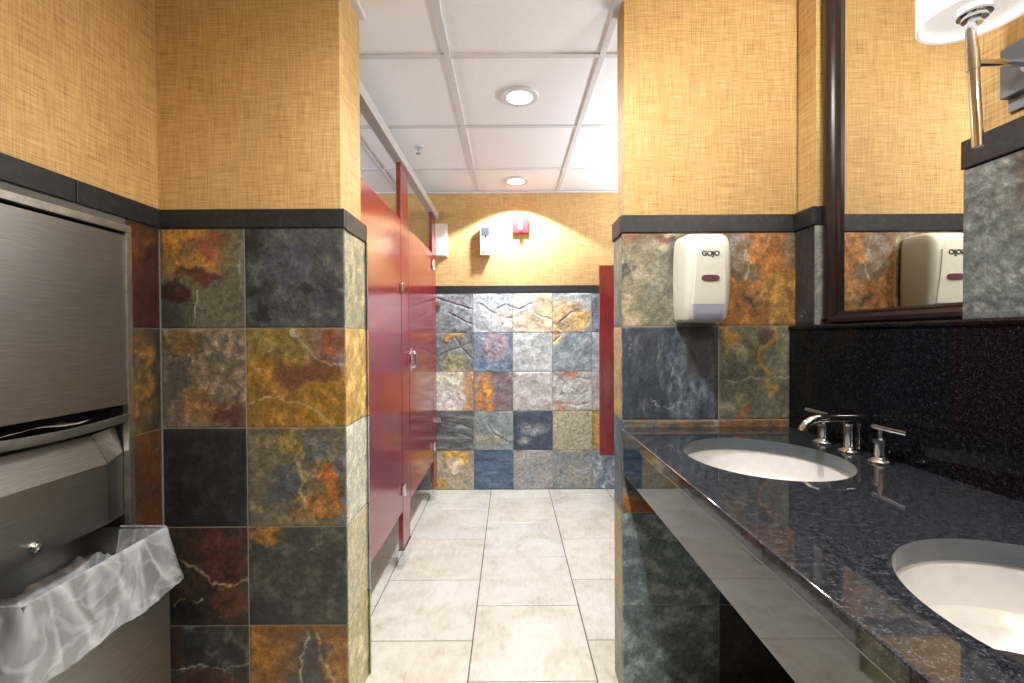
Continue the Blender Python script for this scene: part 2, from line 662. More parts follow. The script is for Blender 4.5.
# ---- far wall
def end_of(*a):
    return a
wb = structure('wall_back')
MB().box(XBL - .1, XBR + .1, YB + PR, YB + .12, 0, CEIL + .05).build('wallpaper', 'wallpaper', wb, smooth=0)
MB().box(XBL, XBR, YB + .006, YB + PR, 0, 1.525).build('grout', 'grout', wb, smooth=0)
MB().box(XBL, -.0105, YB - .004, YB + PR, BT0, BT1, .002).box(-.009, XBR, YB - .004, YB + PR, BT0, BT1, .002).build('border_strip', 'border_stone', wb, smooth=0)
K = (38, 40, 44)
bx = [XBL, -1.81, -1.505, -1.2, -.895, -.59, -.285, .021, .327, .633, .938, XBR]
far_specs = {
 (5, 0): S((108, 118, 124), (150, 160, 164), (78, 84, 88), crack=[[(.1, .9), (.5, .75), (1, .6)], [(.4, .5), (1, .2)]]),
 (6, 0): S((158, 170, 178), (196, 204, 206), (130, 142, 150), crack=[[(.2, .72), (.6, .45)], [(.62, .6), (.85, .72), (1, .62)], [(.7, .35), (1, .36)]], blob=[(.85, .3, .3, .3, (206, 196, 180))]),
 (7, 0): S((190, 182, 164), (214, 208, 196), (160, 166, 166), crack=[[(0, .65), (.2, .6), (.5, .75)], [(.6, .45), (1, .32)]], blob=[(.9, .8, .35, .4, (214, 178, 128)), (.55, .2, .5, .25, (204, 180, 142))]),
 (8, 0): S((128, 144, 150), (162, 174, 176), blob=[(.38, .35, .55, .48, (206, 166, 104)), (.7, .3, .25, .2, (206, 168, 88)), (.45, .55, .2, .15, (196, 152, 120))], crack=[[(.2, .3), (.5, .5)]]),
 (9, 0): S((84, 102, 116), (118, 130, 138)),
 (5, 1): S((98, 108, 110), (140, 146, 146), (70, 76, 78), blob=[(.55, .2, .4, .25, (154, 148, 110)), (.5, .95, .3, .1, (170, 120, 60))], crack=[[(0, .3), (.4, .55), (1, .75)], [(.55, .9), (.65, .7), (1, .3)]]),
 (6, 1): S((92, 118, 144), (124, 142, 160), blob=[(.55, .7, .32, .42, (156, 136, 148))]),
 (7, 1): S((162, 172, 174), (184, 190, 190), amp=.003),
 (8, 1): S((112, 134, 144), (152, 162, 164), blob=[(.05, .9, .2, .18, (206, 170, 104))], crack=[[(.0, .75), (.2, .9)]]),
 (9, 1): S((138, 150, 160), (160, 168, 174)),
 (5, 2): S((178, 178, 154), (198, 198, 182), blob=[(.95, .4, .2, .7, (168, 122, 84)), (.45, .3, .4, .3, (202, 202, 196))]),
 (6, 2): S((132, 106, 106), (152, 128, 122), blob=[(.3, .35, .24, .75, (186, 126, 66)), (.35, .55, .1, .16, (212, 162, 44)), (.8, .5, .25, .6, (118, 108, 114))]),
 (7, 2): S((166, 168, 166), (188, 188, 184), amp=.003),
 (8, 2): S((158, 164, 158), (182, 184, 178), blob=[(.45, .95, .25, .12, (188, 120, 98)), (.1, .1, .25, .18, (196, 150, 124))], crack=[[(.1, .9), (.3, .7), (.2, .4)], [(.5, .6), (.7, .4), (.9, .5)], [(.2, .2), (.6, .15), (.9, .2)], [(.6, .85), (.9, .8)]]),
 (9, 2): S((148, 156, 156), (170, 174, 172)),
 (5, 3): S((88, 96, 100), (122, 130, 132), (70, 76, 80), su=1.4, sv=4.5, amp=.009, crack=[[(0, .8), (.5, .7), (1, .55)], [(0, .4), (.6, .45), (1, .3)]]),
 (6, 3): S((112, 132, 140), (142, 156, 154), blob=[(.3, .3, .5, .2, (138, 140, 118))], crack=[[(0, .55), (.35, .65), (.55, .4), (1, .15)]], amp=.005),
 (7, 3): S((50, 66, 90), (80, 94, 116), (42, 48, 60), blob=[(.5, .55, .3, .14, (150, 156, 164), .8), (.3, .25, .15, .1, (130, 134, 140), .8)]),
 (8, 3): S((156, 154, 128), (178, 172, 140), (128, 130, 118), amp=.003),
 (9, 3): S((176, 140, 62), (140, 126, 84), blob=[(.3, .5, .2, .5, (186, 142, 54))]),
 (5, 4): S((150, 142, 118), (180, 168, 142), (120, 122, 114), blob=[(.55, .85, .35, .25, (206, 156, 60)), (.5, .62, .25, .2, (206, 192, 160)), (.1, .1, .2, .2, (180, 140, 60))]),
 (6, 4): S((52, 84, 116), (90, 116, 138), su=1.4, sv=4),
 (7, 4): S((140, 144, 144), (168, 166, 160), (116, 126, 130)),
 (8, 4): S((122, 134, 136), (154, 154, 138), (106, 120, 128)),
 (9, 4): S((104, 122, 144), (140, 150, 166), (166, 174, 184)),
}
pool = [S((108, 118, 124), (150, 160, 164)), S((150, 140, 112), (120, 118, 104)), S((74, 80, 84), (104, 110, 112)), S((160, 128, 80), (126, 112, 92)), S((128, 144, 150), (160, 172, 176))]
tl = []
for ci in range(len(bx) - 1):
    for r, (v0, v1) in enumerate(ROWS):
        sp = far_specs.get((ci, r))
        if sp is None:
            sp = dict(pool[(ci * 3 + r * 2) % 5], res=0)
        tl.append((bx[ci], bx[ci + 1], v0, v1, sp))
slate_mesh('slate_tiles', wb, (0, YB, 0), (1, 0, 0), (0, 0, 1), (0, -1, 0), tl, res=46, amp=.0058)

# ---- side walls of the far room
def plain_slate_wall(name, x, y0, y1, n, specs_pool):
    w = structure(name)
    s_ = 1 if n[0] > 0 else -1
    MB().box(min(x - s_ * PR, x - s_ * .12), max(x - s_ * PR, x - s_ * .12), y0, y1, 0, CEIL + .05).build('wallpaper', 'wallpaper', w, smooth=0)
    MB().box(min(x - s_ * PR, x - s_ * .006), max(x - s_ * PR, x - s_ * .006), y0, y1, 0, 1.525).build('grout', 'grout', w, smooth=0)
    MB().box(min(x + s_ * .004, x - s_ * PR), max(x + s_ * .004, x - s_ * PR), y0, y1, BT0, BT1, .002).build('border_strip', 'border_stone', w, smooth=0)
    t_ = []
    L = y1 - y0
    k = 0
    while k * T < L - .02:
        for r, (v0, v1) in enumerate(ROWS):
            t_.append((k * T, min((k + 1) * T, L), v0, v1, dict(specs_pool[(k * 3 + r * 2) % len(specs_pool)], seed=k * 2.3 + r * 5.1 + x)))
        k += 1
    if s_ > 0:
        slate_mesh('slate_tiles', w, (x, y0, 0), (0, 1, 0), (0, 0, 1), n, t_, res=9)
    else:
        slate_mesh('slate_tiles', w, (x, y0, 0), (0, 1, 0), (0, 0, 1), n, t_, res=9)
    return w
plain_slate_wall('wall_far_left', XBL, YE, YB, (1, 0, 0), pool)
plain_slate_wall('wall_far_right', XBR, YE, YB, (-1, 0, 0), pool)

# ---- left side wall (the dispenser recess cuts it)
RY0, RY1, RZ0, RZ1, RXB = .862, 1.276, .22, 1.492, -1.20      # recess opening, back of recess
wl_ = structure('wall_left')
b = MB()
for (ya, yb, za, zb) in ((YN, YL + .013, RZ1, CEIL + .05), (YN, YL + .013, 0, RZ0), (YN, RY0, RZ0, RZ1), (RY1, YL + .013, RZ0, RZ1)):
    b.box(-1.21, XL - PR, ya, yb, za, zb)
b.box(-1.25, -1.21, YN, YL + .013, 0, CEIL + .05)
b.build('wallpaper', 'wallpaper', wl_, smooth=0)
b = MB()
for (ya, yb, za, zb) in ((YN, YL, RZ1, 1.525), (YN, YL, 0, RZ0), (YN, RY0, RZ0, RZ1), (RY1, YL, RZ0, RZ1)):
    b.box(XL - PR, XL - .002, ya, yb, za, zb)
b.build('grout', 'grout_dark', wl_, smooth=0)
b = MB()
for ya, yb in ((YN, .575), (.578, 1.128), (1.131, YL)):
    b.box(XL - PR, XL + .004, ya, yb, BT0, BT1, .002)
b.build('border_strip', 'border_stone', wl_, smooth=0)
lw = [S((46, 22, 16), (64, 32, 22), blob=[(.6, .8, .4, .12, (80, 46, 26))]),
      S((44, 40, 34), (56, 50, 42), blob=[(.78, .45, .14, .5, (108, 78, 36))]),
      S((92, 54, 26), (66, 40, 26), (48, 38, 30)),
      S((60, 54, 46), (84, 72, 52)), S((50, 44, 38), (72, 60, 46))]
t_ = []
for r, (v0, v1) in enumerate(ROWS):
    t_.append((YL - .305, YL - .002, v0, v1, dict(lw[r], seed=3.3 + r)) if v0 < RZ0 else (RY1, YL - .002, v0, min(v1, 2), dict(lw[r], seed=3.3 + r, win=(.6, 1, 0, 1))))
    yy = .86
    while yy > YN + .02:
        t_.append((max(YN, yy - T), yy, v0, v1, dict(S((46, 46, 46), (62, 60, 56)), seed=yy * 4 + r, res=0)))
        yy -= T
slate_mesh('slate_tiles', wl_, (XL, 0, 0), (0, 1, 0), (0, 0, 1), (1, 0, 0), t_, res=34, amp=.0025)

# ---- left return wall with its end
wr = structure('wall_return_left')
MB().box(-1.085, XLE - PR, YL + PR, YE - PR, 0, CEIL + .05).build('wallpaper', 'wallpaper', wr, smooth=0)
b = MB()
b.box(XL - PR, XLE - .002, YL + .002, YE - .002, 0, 1.525)
b.build('grout', 'grout', wr, smooth=0)
b = MB()
b.box(XL, XLE + .003, YL - .004, YL + PR + .001, BT0, BT1, .002)
b.build('border_strip', 'border_stone', wr, smooth=0)
MB().box(XLE - PR, XLE + .004, YL + PR + .001, YE + .004, BT0 - .004, BT1, .002).box(XL, XLE - PR - .001, YE - PR - .001, YE + .004, BT0, BT1, .002).build('border_end', 'border_stone', wr, smooth=0)
UX = [XL, -.805, XLE]
lf = [
 [S((84, 84, 64), (106, 104, 82), (58, 58, 50), blob=[(.34, .80, .42, .30, (150, 98, 34)), (.62, .86, .25, .1, (120, 64, 44)), (.12, .36, .22, .10, (52, 22, 20)), (.5, .52, .28, .06, (80, 40, 34)), (.1, .08, .25, .2, (50, 50, 46))], line=[([(.45, .4), (.42, .25), (.4, .05)], .014, (196, 190, 170)), ([(.95, .75), (.97, .4)], .02, (160, 156, 138))]),
  S((66, 71, 71), (56, 60, 64), (74, 78, 72), su=3.2, sv=2.6, blob=[(.08, .85, .12, .2, (30, 30, 32)), (.2, .15, .14, .08, (30, 32, 38)), (.62, .4, .10, .07, (36, 38, 42)), (.05, .35, .18, .08, (34, 36, 38)), (.45, .65, .2, .25, (62, 64, 78)), (.85, .35, .12, .18, (52, 54, 66))])],
 [S((118, 102, 82), (88, 80, 66), (140, 120, 96), su=3.5, sv=3.5, blob=[(.42, .22, .2, .2, (134, 92, 48)), (.8, .12, .22, .12, (82, 40, 32)), (.15, .5, .18, .22, (74, 72, 62)), (.25, .85, .25, .12, (110, 82, 40))], line=[([(0, .75), (.3, .7), (.5, .78)], .014, (40, 36, 32)), ([(.55, .5), (.58, .2)], .014, (60, 54, 46))]),
  S((146, 98, 26), (120, 92, 34), (160, 112, 40), su=3, sv=2.4, blob=[(.25, .86, .4, .16, (112, 100, 46)), (.9, .85, .3, .24, (106, 84, 82)), (.88, .84, .12, .12, (150, 66, 40)), (.62, .55, .34, .14, (98, 58, 42))], line=[([(.46, 1), (.56, .85), (.72, .68), (1, .62)], .022, (158, 152, 150)), ([(0, .24), (.22, .31), (.42, .25), (.55, .24), (.75, .12), (.88, 0)], .018, (168, 162, 128))])],
 [S((36, 37, 37), (30, 31, 35), (42, 43, 44), amp=.001),
  S((110, 98, 74), (84, 80, 68), (122, 108, 70), su=3.4, sv=3.4, blob=[(.42, .86, .12, .12, (128, 112, 46)), (.86, .45, .12, .26, (158, 88, 26)), (.75, .18, .26, .14, (150, 96, 34)), (.37, .42, .14, .2, (66, 72, 80)), (.72, .8, .16, .14, (92, 96, 96)), (.97, .3, .06, .5, (96, 100, 112))], line=[([(.5, .65), (.58, .45), (.55, .2), (.7, .05)], .03, (176, 158, 104))])],
 [S((44, 40, 32), (60, 46, 36), (34, 34, 30), blob=[(.72, .72, .36, .34, (76, 42, 40)), (.8, .25, .25, .2, (84, 54, 34)), (.2, .12, .2, .14, (28, 29, 34))], line=[([(.2, .66), (.38, .62), (.55, .45), (.75, .4), (1, .48)], .016, (178, 160, 122)), ([(.02, .08), (.06, .2), (.2, .27), (.45, .26)], .009, (160, 150, 130))]),
  S((68, 74, 64), (54, 60, 56), (78, 80, 68), blob=[(.1, .94, .24, .13, (150, 98, 30)), (.1, .1, .2, .2, (46, 50, 56))], line=[([(.78, 1), (.76, .85), (.62, .72)], .008, (150, 150, 136)), ([(.62, .72), (.4, .55), (.2, .38)], .01, (40, 42, 38))])],
 [S((66, 64, 58), (46, 46, 46), (88, 86, 78), blob=[(.6, .35, .6, .18, (70, 38, 32)), (.1, .8, .2, .2, (66, 40, 32)), (.35, .8, .2, .2, (38, 42, 50))], line=[([(0, .55), (.4, .6), (.7, .58), (1, .62)], .016, (160, 148, 126))]),
  S((128, 88, 42), (104, 76, 48), (146, 96, 40), blob=[(.14, .7, .16, .5, (150, 96, 30)), (.62, .4, .2, .42, (72, 76, 84)), (.62, .75, .1, .2, (72, 76, 84)), (.92, .6, .12, .3, (140, 96, 44))], line=[([(.5, 0), (.55, .7), (.6, .95)], .022, (196, 184, 150)), ([(.68, .9), (.85, .35), (.98, .05)], .022, (190, 178, 140))])],
]
t_ = [(UX[c], UX[c + 1], ROWS[r][0], ROWS[r][1], dict(lf[r][c], seed=2.1 + r * 2.7 + c * 1.3)) for r in range(5) for c in range(2)]
slate_mesh('slate_tiles', wr, (0, YL, 0), (1, 0, 0), (0, 0, 1), (0, -1, 0), t_, res=76, amp=.0018)
le = [S((150, 146, 112), (128, 128, 104), (168, 150, 106)), S((192, 150, 62), (176, 138, 70), (204, 170, 96)), S((196, 196, 178), (182, 182, 162)),
      S((178, 174, 140), (190, 186, 150), (160, 148, 96)), S((168, 160, 104), (186, 180, 132), (196, 190, 150))]
t_ = [(YL + .009, YE, ROWS[r][0], ROWS[r][1], dict(le[r], seed=.7 + r * 1.9)) for r in range(5)]
slate_mesh('slate_end', wr, (XLE, 0, 0), (0, 1, 0), (0, 0, 1), (1, 0, 0), t_, res=28, amp=.002)
t_ = [(XL + k * .189, XL + (k + 1) * .189, ROWS[r][0], ROWS[r][1], dict(pool[(k + r) % 5], res=0)) for k in range(3) for r in range(5)]
slate_mesh('slate_rear', wr, (0, YE, 0), (1, 0, 0), (0, 0, 1), (0, 1, 0), t_, res=6)

# ---- right return wall with its end
wq = structure('wall_return_right')
MB().box(XRE + PR, XR + .14, YR + PR, YE - PR, 0, CEIL + .05).box(XR + .14, XBR + .1, YR + .04, YE - PR, 0, CEIL + .05).build('wallpaper', 'wallpaper', wq, smooth=0)
MB().box(XRE + .002, XR + .05, YR + .002, YE - .002, 0, 1.525).build('grout', 'grout', wq, smooth=0)
MB().box(XRE - .003, XR + .02, YR - .004, YR + PR + .001, BT0, BT1, .002).build('border_strip', 'border_stone', wq, smooth=0)
MB().box(XRE - .004, XRE + PR, YR + PR + .001, YE + .004, BT0 - .004, BT1, .002).box(XRE + PR + .001, XBR, YE - PR - .001, YE + .004, BT0, BT1, .002).build('border_end', 'border_stone', wq, smooth=0)
UR = [XRE, .678, XR + .03]
rf = [
 [S((134, 126, 98), (112, 108, 92), (152, 142, 112), blob=[(.35, .97, .4, .06, (124, 72, 36)), (.5, .97, .3, .05, (70, 40, 36)), (.02, .55, .06, .08, (52, 54, 58)), (.5, .4, .3, .5, (120, 118, 106), .7)]),
  S((164, 102, 40), (140, 90, 44), (182, 122, 58), su=3, sv=3, blob=[(.2, .82, .16, .22, (112, 104, 96)), (.3, .58, .2, .06, (96, 88, 70)), (.42, .3, .16, .05, (74, 70, 58)), (.92, .85, .1, .25, (104, 92, 78)), (.75, .25, .25, .3, (146, 106, 46))], line=[([(.25, .95), (.35, .7), (.3, .5)], .02, (168, 160, 150))])],
 [S((50, 58, 72), (64, 72, 84), (74, 80, 92), su=4.5, sv=1.6, blob=[(.72, .5, .18, .6, (92, 106, 122), .9), (.85, .8, .2, .4, (58, 58, 62))], line=[([(.28, .25), (.38, .15), (.55, .1), (.56, .18)], .012, (172, 178, 186)), ([(.35, .9), (.38, .6)], .012, (108, 116, 130)), ([(.1, .85), (.07, .65)], .01, (140, 146, 158)), ([(.52, .65), (.52, .3)], .012, (140, 152, 168))]),
  S((104, 104, 82), (86, 88, 74), (120, 116, 88), blob=[(.15, .82, .14, .2, (150, 112, 50)), (.2, .72, .12, .14, (150, 146, 118)), (.25, .05, .08, .06, (140, 74, 44)), (.58, .9, .08, .12, (92, 66, 52))], line=[([(.66, 1), (.66, .85), (.5, .75), (.5, .62), (.58, .5), (.56, .38), (.68, .3), (.6, .24)], .045, (186, 124, 40)), ([(.02, .4), (.3, .43), (.6, .45), (.85, .47)], .016, (178, 164, 136))])],
 [S((104, 108, 108), (80, 84, 86), (120, 116, 104), blob=[(.4, 1., .6, .08, (112, 88, 54)), (.3, .06, .5, .14, (164, 108, 48)), (.55, .1, .5, .1, (120, 70, 36))]),
  S((92, 82, 66), (76, 74, 66), blob=[(.5, 1., .7, .1, (112, 78, 48)), (.35, .08, .5, .12, (120, 70, 36))])],
 [S((104, 122, 128), (88, 106, 112), (124, 140, 144), line=[([(.05, .8), (.2, .72), (.35, .76), (.6, .7)], .014, (150, 168, 172)), ([(.02, .4), (.2, .35), (.5, .42)], .012, (140, 160, 166))]),
  S((44, 46, 54), (56, 56, 64))],
 [S((98, 114, 120), (84, 100, 106), (124, 140, 144)), S((50, 52, 56), (64, 62, 60))],
]
t_ = [(UR[c], UR[c + 1], ROWS[r][0], ROWS[r][1], dict(rf[r][c], seed=4.4 + r * 1.7 + c * 3.3)) for r in range(5) for c in range(2)]
slate_mesh('slate_tiles', wq, (0, YR, 0), (1, 0, 0), (0, 0, 1), (0, -1, 0), t_, res=76, amp=.0018)
re_ = [S((128, 134, 124), (104, 112, 106), (144, 146, 130)), S((190, 162, 100), (168, 142, 92), (120, 112, 96)), S((66, 84, 98), (88, 104, 116), (120, 134, 142)),
       S((164, 146, 96), (142, 130, 92), (120, 122, 110)), S((120, 126, 104), (140, 138, 110))]
t_ = [(YR + .009, YE, ROWS[r][0], ROWS[r][1], dict(re_[r], seed=1.9 + r * 2.2)) for r in range(5)]
slate_mesh('slate_end', wq, (XRE, 0, 0), (0, 1, 0), (0, 0, 1), (-1, 0, 0), t_, res=28, amp=.002)
t_ = [(XRE + k * .209, XRE + (k + 1) * .209, ROWS[r][0], ROWS[r][1], dict(pool[(k + r) % 5], res=0)) for k in range(4) for r in range(5)]
slate_mesh('slate_rear', wq, (0, YE, 0), (1, 0, 0), (0, 0, 1), (0, 1, 0), t_, res=6)

# ---- right side wall: recess for the mirrors between slate faced piers
wy = structure('wall_right')
XW = XR + PR
b = MB()
b.box(XM + .012, XM + .14, YN, YR + .02, 0, CEIL + .05)
PIERS = [(1.397, YR), (.62, .94), (-.55, -.23)]
for ya, yb in PIERS:
    b.box(XW, XM + .02, ya + .012, yb - (.012 if yb < 1.4 else 0), 0, CEIL + .05)
b.build('wallpaper', 'wallpaper', wy, smooth=0)
b = MB()
for ya, yb in PIERS:
    b.box(XR - .004, XM + .02, ya, yb - (.006 if yb > 1.4 else 0), BT0, BT1, .002)
b.build('border_strip', 'border_stone', wy, smooth=0)
b = MB()
for ya, yb in PIERS:
    b.box(XR + .006, XM + .012, ya + .003, yb - .003, 0, 1.522)
b.build('grout', 'grout_dark', wy, smooth=0)
t_ = []
dark = S((34, 34, 37), (46, 47, 52), amp=.0012, line=[([(.3, .1), (.5, .16), (.7, .08)], .012, (150, 150, 150))])
greyp = S((80, 90, 89), (92, 102, 100), (112, 120, 117), su=7, sv=9, amp=.0034, blob=[(.66, .92, .06, .26, (74, 52, 34), .8)])
for r, (v0, v1) in enumerate(ROWS):
    t_.append((1.397, YR - .003, v0, v1, dict(dark, seed=5.5 + r)))
    t_.append((.62, .94, v0, v1, dict(greyp, seed=8.1 + r)))
    t_.append((-.55, -.23, v0, v1, dict(greyp, seed=9.1 + r, res=0)))
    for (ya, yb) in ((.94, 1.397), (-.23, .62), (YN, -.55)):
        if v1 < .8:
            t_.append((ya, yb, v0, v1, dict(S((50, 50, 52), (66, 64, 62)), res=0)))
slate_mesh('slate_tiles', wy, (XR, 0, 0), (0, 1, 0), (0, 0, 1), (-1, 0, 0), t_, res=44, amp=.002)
t_ = [(XR + .002, XM + .012, v0, v1, dict(S((132, 130, 122), (110, 108, 104)), seed=2 + r)) for r, (v0, v1) in enumerate(ROWS[:2])]
slate_mesh('slate_end', wy, (0, 1.397, 0), (1, 0, 0), (0, 0, 1), (0, -1, 0), t_, res=16, amp=.001)

# ---- wall behind the camera
wn = structure('wall_near')
MB().box(-1.3, 1.1, YN - .12, YN, 0, CEIL + .05).build('wallpaper', 'wallpaper', wn, smooth=0)
MB().box(XL, XM, YN, YN + .012, 0, BT1).build('slate_base', 'border_stone', wn, smooth=0)

# ---- wall angle mouldings where the return walls meet the ceiling
MB().box(XLE - PR, XLE + .012, YL - .01, YE - .02, CEIL - .022, CEIL - .001, .001).build('trim_1', 'grid_white', kind='structure', smooth=0)
MB().box(XRE - .012, XRE + PR, YR - .01, YE - .02, CEIL - .022, CEIL - .001, .001).build('trim_2', 'grid_white', kind='structure', smooth=0)
MB().box(XBL, XBR, YB - .010, YB + PR, CEIL - .012, CEIL - .001).build('trim_3', 'grid_white', kind='structure', smooth=0)

# ================================================================== CEILING LIGHTS
def downlight(y, label, cone=126, blend=.12):
    r = empty('recessed_downlight', (DOWN_ROW_X, y, CEIL), label, 'ceiling light', None)
    c = (DOWN_ROW_X, y, CEIL)
    MB().lathe(c, [(.060, -.006), (.085, -.006), (.088, -.003), (.088, .0035), (.060, .0035), (.060, -.006)], 40, cap=False).build('trim_ring', 'grid_white', r)
    MB().lathe(c, [(.0, -.0035), (.060, -.0035), (.060, -.001), (.0, -.001)], 40, cap=False).build('lens', 'lamp_glow', r)
    ld = bpy.data.lights.new('downlight_lamp', 'SPOT')
    ld.energy = DOWN_W[DOWN_Y.index(y)]
    ld.color = DOWN_C[DOWN_Y.index(y)]
    ld.spot_size = math.radians(cone)
    ld.spot_blend = blend
    ld.shadow_soft_size = .045
    lo = bpy.data.objects.new('downlight_lamp', ld)
    COL.objects.link(lo)
    lo.parent = r
    lo.location = (0, 0, -.012)
    return r
downlight(DOWN_Y[0], 'recessed round downlight closest to the far wall, above the fire strobe')
downlight(DOWN_Y[1], 'bright recessed round downlight in the middle of the visible ceiling tiles', 150, .7)
for y in DOWN_Y[2:]:
    r = downlight(y, 'recessed round downlight over the vanity aisle, outside the picture', 172, .9)
    r['group'] = 'downlights over the vanity aisle'
def fill_strip(xw, sgn, y0, y1, label):  # unseen uplight, added to brighten the far ceiling
    """added fill strip on a hidden side wall of the far room; sgn: which way it faces along x"""
    z = 1.86
    r = empty('added_fill_strip', (xw, (y0 + y1) / 2, z), label, 'added fill light', 'added fill strips on the side walls of the far room')
    def bx_(a, b):
        return (min(xw + sgn * a, xw + sgn * b), max(xw + sgn * a, xw + sgn * b))
    MB().box(*bx_(.006, .06), y0, y1, z - .04, z + .04, .004).build('housing', 'grid_white', r)
    MB().box(*bx_(.010, .055), y0 + .01, y1 - .01, z + .041, z + .052, .004).build('diffuser', 'frosted_glass', r)
    ld = bpy.data.lights.new('fill_lamp', 'AREA')
    ld.shape = 'RECTANGLE'
    ld.size, ld.size_y = .05, y1 - y0 - .04
    ld.energy = FILL_STRIP_W
    ld.color = (.85, .93, 1.0)
    lo = bpy.data.objects.new('fill_lamp', ld)
    COL.objects.link(lo)
    lo.parent = r
    lo.location = (sgn * .034, 0, .06)
    lo.rotation_euler = (0, math.radians(180 + sgn * 34), 0)      # up and into the room
    return r
fill_strip(XBL, 1, 1.8, 3.3, 'added white fill uplight on the wall behind the toilets, unseen in the picture')
fill_strip(XBR, -1, 1.8, 3.3, 'added white fill uplight on the wall behind the urinal screen, unseen in the picture')
# sprinkler head
r = empty('sprinkler_head', (-.53, 2.71, CEIL), 'small chrome sprinkler head in the white ceiling near the stalls', 'sprinkler')
c = (-.53, 2.71, CEIL)
MB().lathe(c, [(.0, -.006), (.026, -.004), (.030, .003), (0, .003)], 24, cap=False).build('escutcheon', 'grid_white', r)
MB().lathe(c, [(.009, -.004), (.009, -.018), (.005, -.02), (.005, -.034), (.016, -.036), (.016, -.039), (0, -.039)], 16).build('deflector', 'chrome', r)

# ================================================================== STALLS
XP, PT = -.555, .024            # front face of the partition run, panel thickness
def hinge(parent, y, z, name='hinge', s=1.0):
    MB().box(XP, XP + .014, y - .02 * s, y + .02 * s, z - .03 * s, z + .03 * s, .004).lathe((XP + .012, y, z), [(.008, -.034 * s), (.008, .034 * s)], 12).build(name, 'chrome', parent, label='chrome ' + name)
def door(y0, y1, label):
    r = empty('stall_door', (XP, y0, .29), label, 'stall door')
    MB().box(XP - PT, XP, y0, y1, .29, 1.786, .002).build('door_panel', 'cherry', r)
    return r
d1 = door(1.66, 2.352, 'nearest dark red laminate stall door, right beside the slate return wall')
hinge(d1, 2.34, 1.435, 'latch_keeper', .8)
hinge(d1, 2.345, .405, 'hinge', .9)
d2 = door(2.535, 3.30, 'farther dark red laminate stall door with a chrome pull, nearer the far wall')
b = MB()
b.tube([(XP, 2.575, 1.015), (XP + .02, 2.575, 1.02), (XP + .026, 2.575, 1.035), (XP + .026, 2.575, 1.085), (XP + .02, 2.575, 1.10), (XP, 2.575, 1.105)], .007, 12)
b.loft([[(XP + d, 2.575 + w * math.cos(t), 1.06 + w * 2.6 * math.sin(t)) for t in [2 * math.pi * k / 24 for k in range(24)]] for d, w in ((0, .026), (.004, .026), (.006, .022))])
b.build('door_pull', 'chrome', d2, label='chrome door pull')
hinge(d2, 3.29, 1.70)
hinge(d2, 3.29, .40)
def post(y0, y1, label):
    r = empty('stall_pilaster', (XP, y0, 0), label, 'partition post', )
    MB().box(XP - PT, XP, y0, y1, .04, 2.085, .002).build('pilaster_panel', 'cherry', r)
    MB().box(XP - PT - .006, XP + .006, y0 - .005, y1 + .005, 0, .085, .002).build('shoe', 'chrome', r, label='polished steel floor shoe')
    return r
post(2.362, 2.525, 'dark red partition post standing between the two stall doors, on a steel shoe')
p2 = post(3.31, 3.46, 'dark red partition post closest to the slate far wall')
for z in (.56, 1.43):
    MB().box(XP - .004, XP + .03, 3.455, 3.543, z - .02, z + .02, .003).build('wall_bracket', 'chrome', p2, label='chrome wall bracket')
# head rail runs over the posts
r = empty('stall_head_rail', (XP, 1.62, 2.085), 'long aluminium head rail running over the red stall posts to the far wall', 'head rail')
b = MB()
b.prism([(XP - PT - .01, 2.08), (XP + .012, 2.08), (XP + .012, 2.128), (XP + .004, 2.138), (XP - PT - .01, 2.138)], 1.60, YB - .03, .001)
b.build('rail', 'aluminium', r)
MB().box(XP - PT - .012, XP + .016, YB - .034, YB - .002, 2.076, 2.142, .002).build('end_bracket', 'chrome', r)
# divider between the stalls, and a urinal screen across the aisle
r = empty('stall_divider', (XP - .03, 2.47, .29), 'red laminate divider between the stalls, glimpsed below the doors', 'partition')
MB().box(XBL + .003, XP - PT - .004, 2.46, 2.485, .29, 1.786, .002).build('divider_panel', 'cherry', r)
for z in (.5, 1.5):
    MB().box(XBL + .002, XBL + .03, 2.45, 2.495, z, z + .06, .002).build('wall_bracket', 'chrome', r)
r = empty('urinal_screen', (.56, 2.9, .43), 'tall narrow red laminate urinal screen showing past the soap dispenser wall', 'screen')
MB().box(.565, XBR - .003, 2.9, 2.925, .43, 1.63, .002).build('screen_panel', 'cherry', r)
for z in (.6, 1.4):
    MB().box(XBR - .03, XBR - .002, 2.89, 2.935, z, z + .06, .002).build('wall_bracket', 'chrome', r)
# toilets stand in the stalls (their feet show under the doors)
def toilet(y, label):
    r = empty('toilet', (-1.55, y, 0), label, 'toilet', 'toilets in the stalls')
    b = MB()
    b.loft([[(-1.62 + a * math.cos(t) , y + w * math.sin(t), z) for t in [2 * math.pi * k / 28 for k in range(28)]]
            for z, a, w in ((0, .23, .11), (.05, .22, .10), (.2, .2, .10), (.3, .24, .15), (.38, .27, .185), (.4, .27, .185))])
    b.build('bowl', 'porcelain', r)
    b = MB()
    b.loft([[(-1.62 + a * math.cos(t), y + w * math.sin(t), z) for t in [2 * math.pi * k / 28 for k in range(28)]]
            for z, a, w in ((.4, .265, .18), (.405, .275, .19), (.425, .275, .19), (.43, .26, .175))])
    b.build('seat', 'white_plastic', r)
    MB().box(XBL + .03, -1.87, y - .22, y + .22, .36, .76, .03, 3).build('tank', 'porcelain', r)
toilet(2.05, 'white toilet inside a stall behind the closed red doors')
toilet(3.0, 'white toilet inside a stall behind the closed red doors')

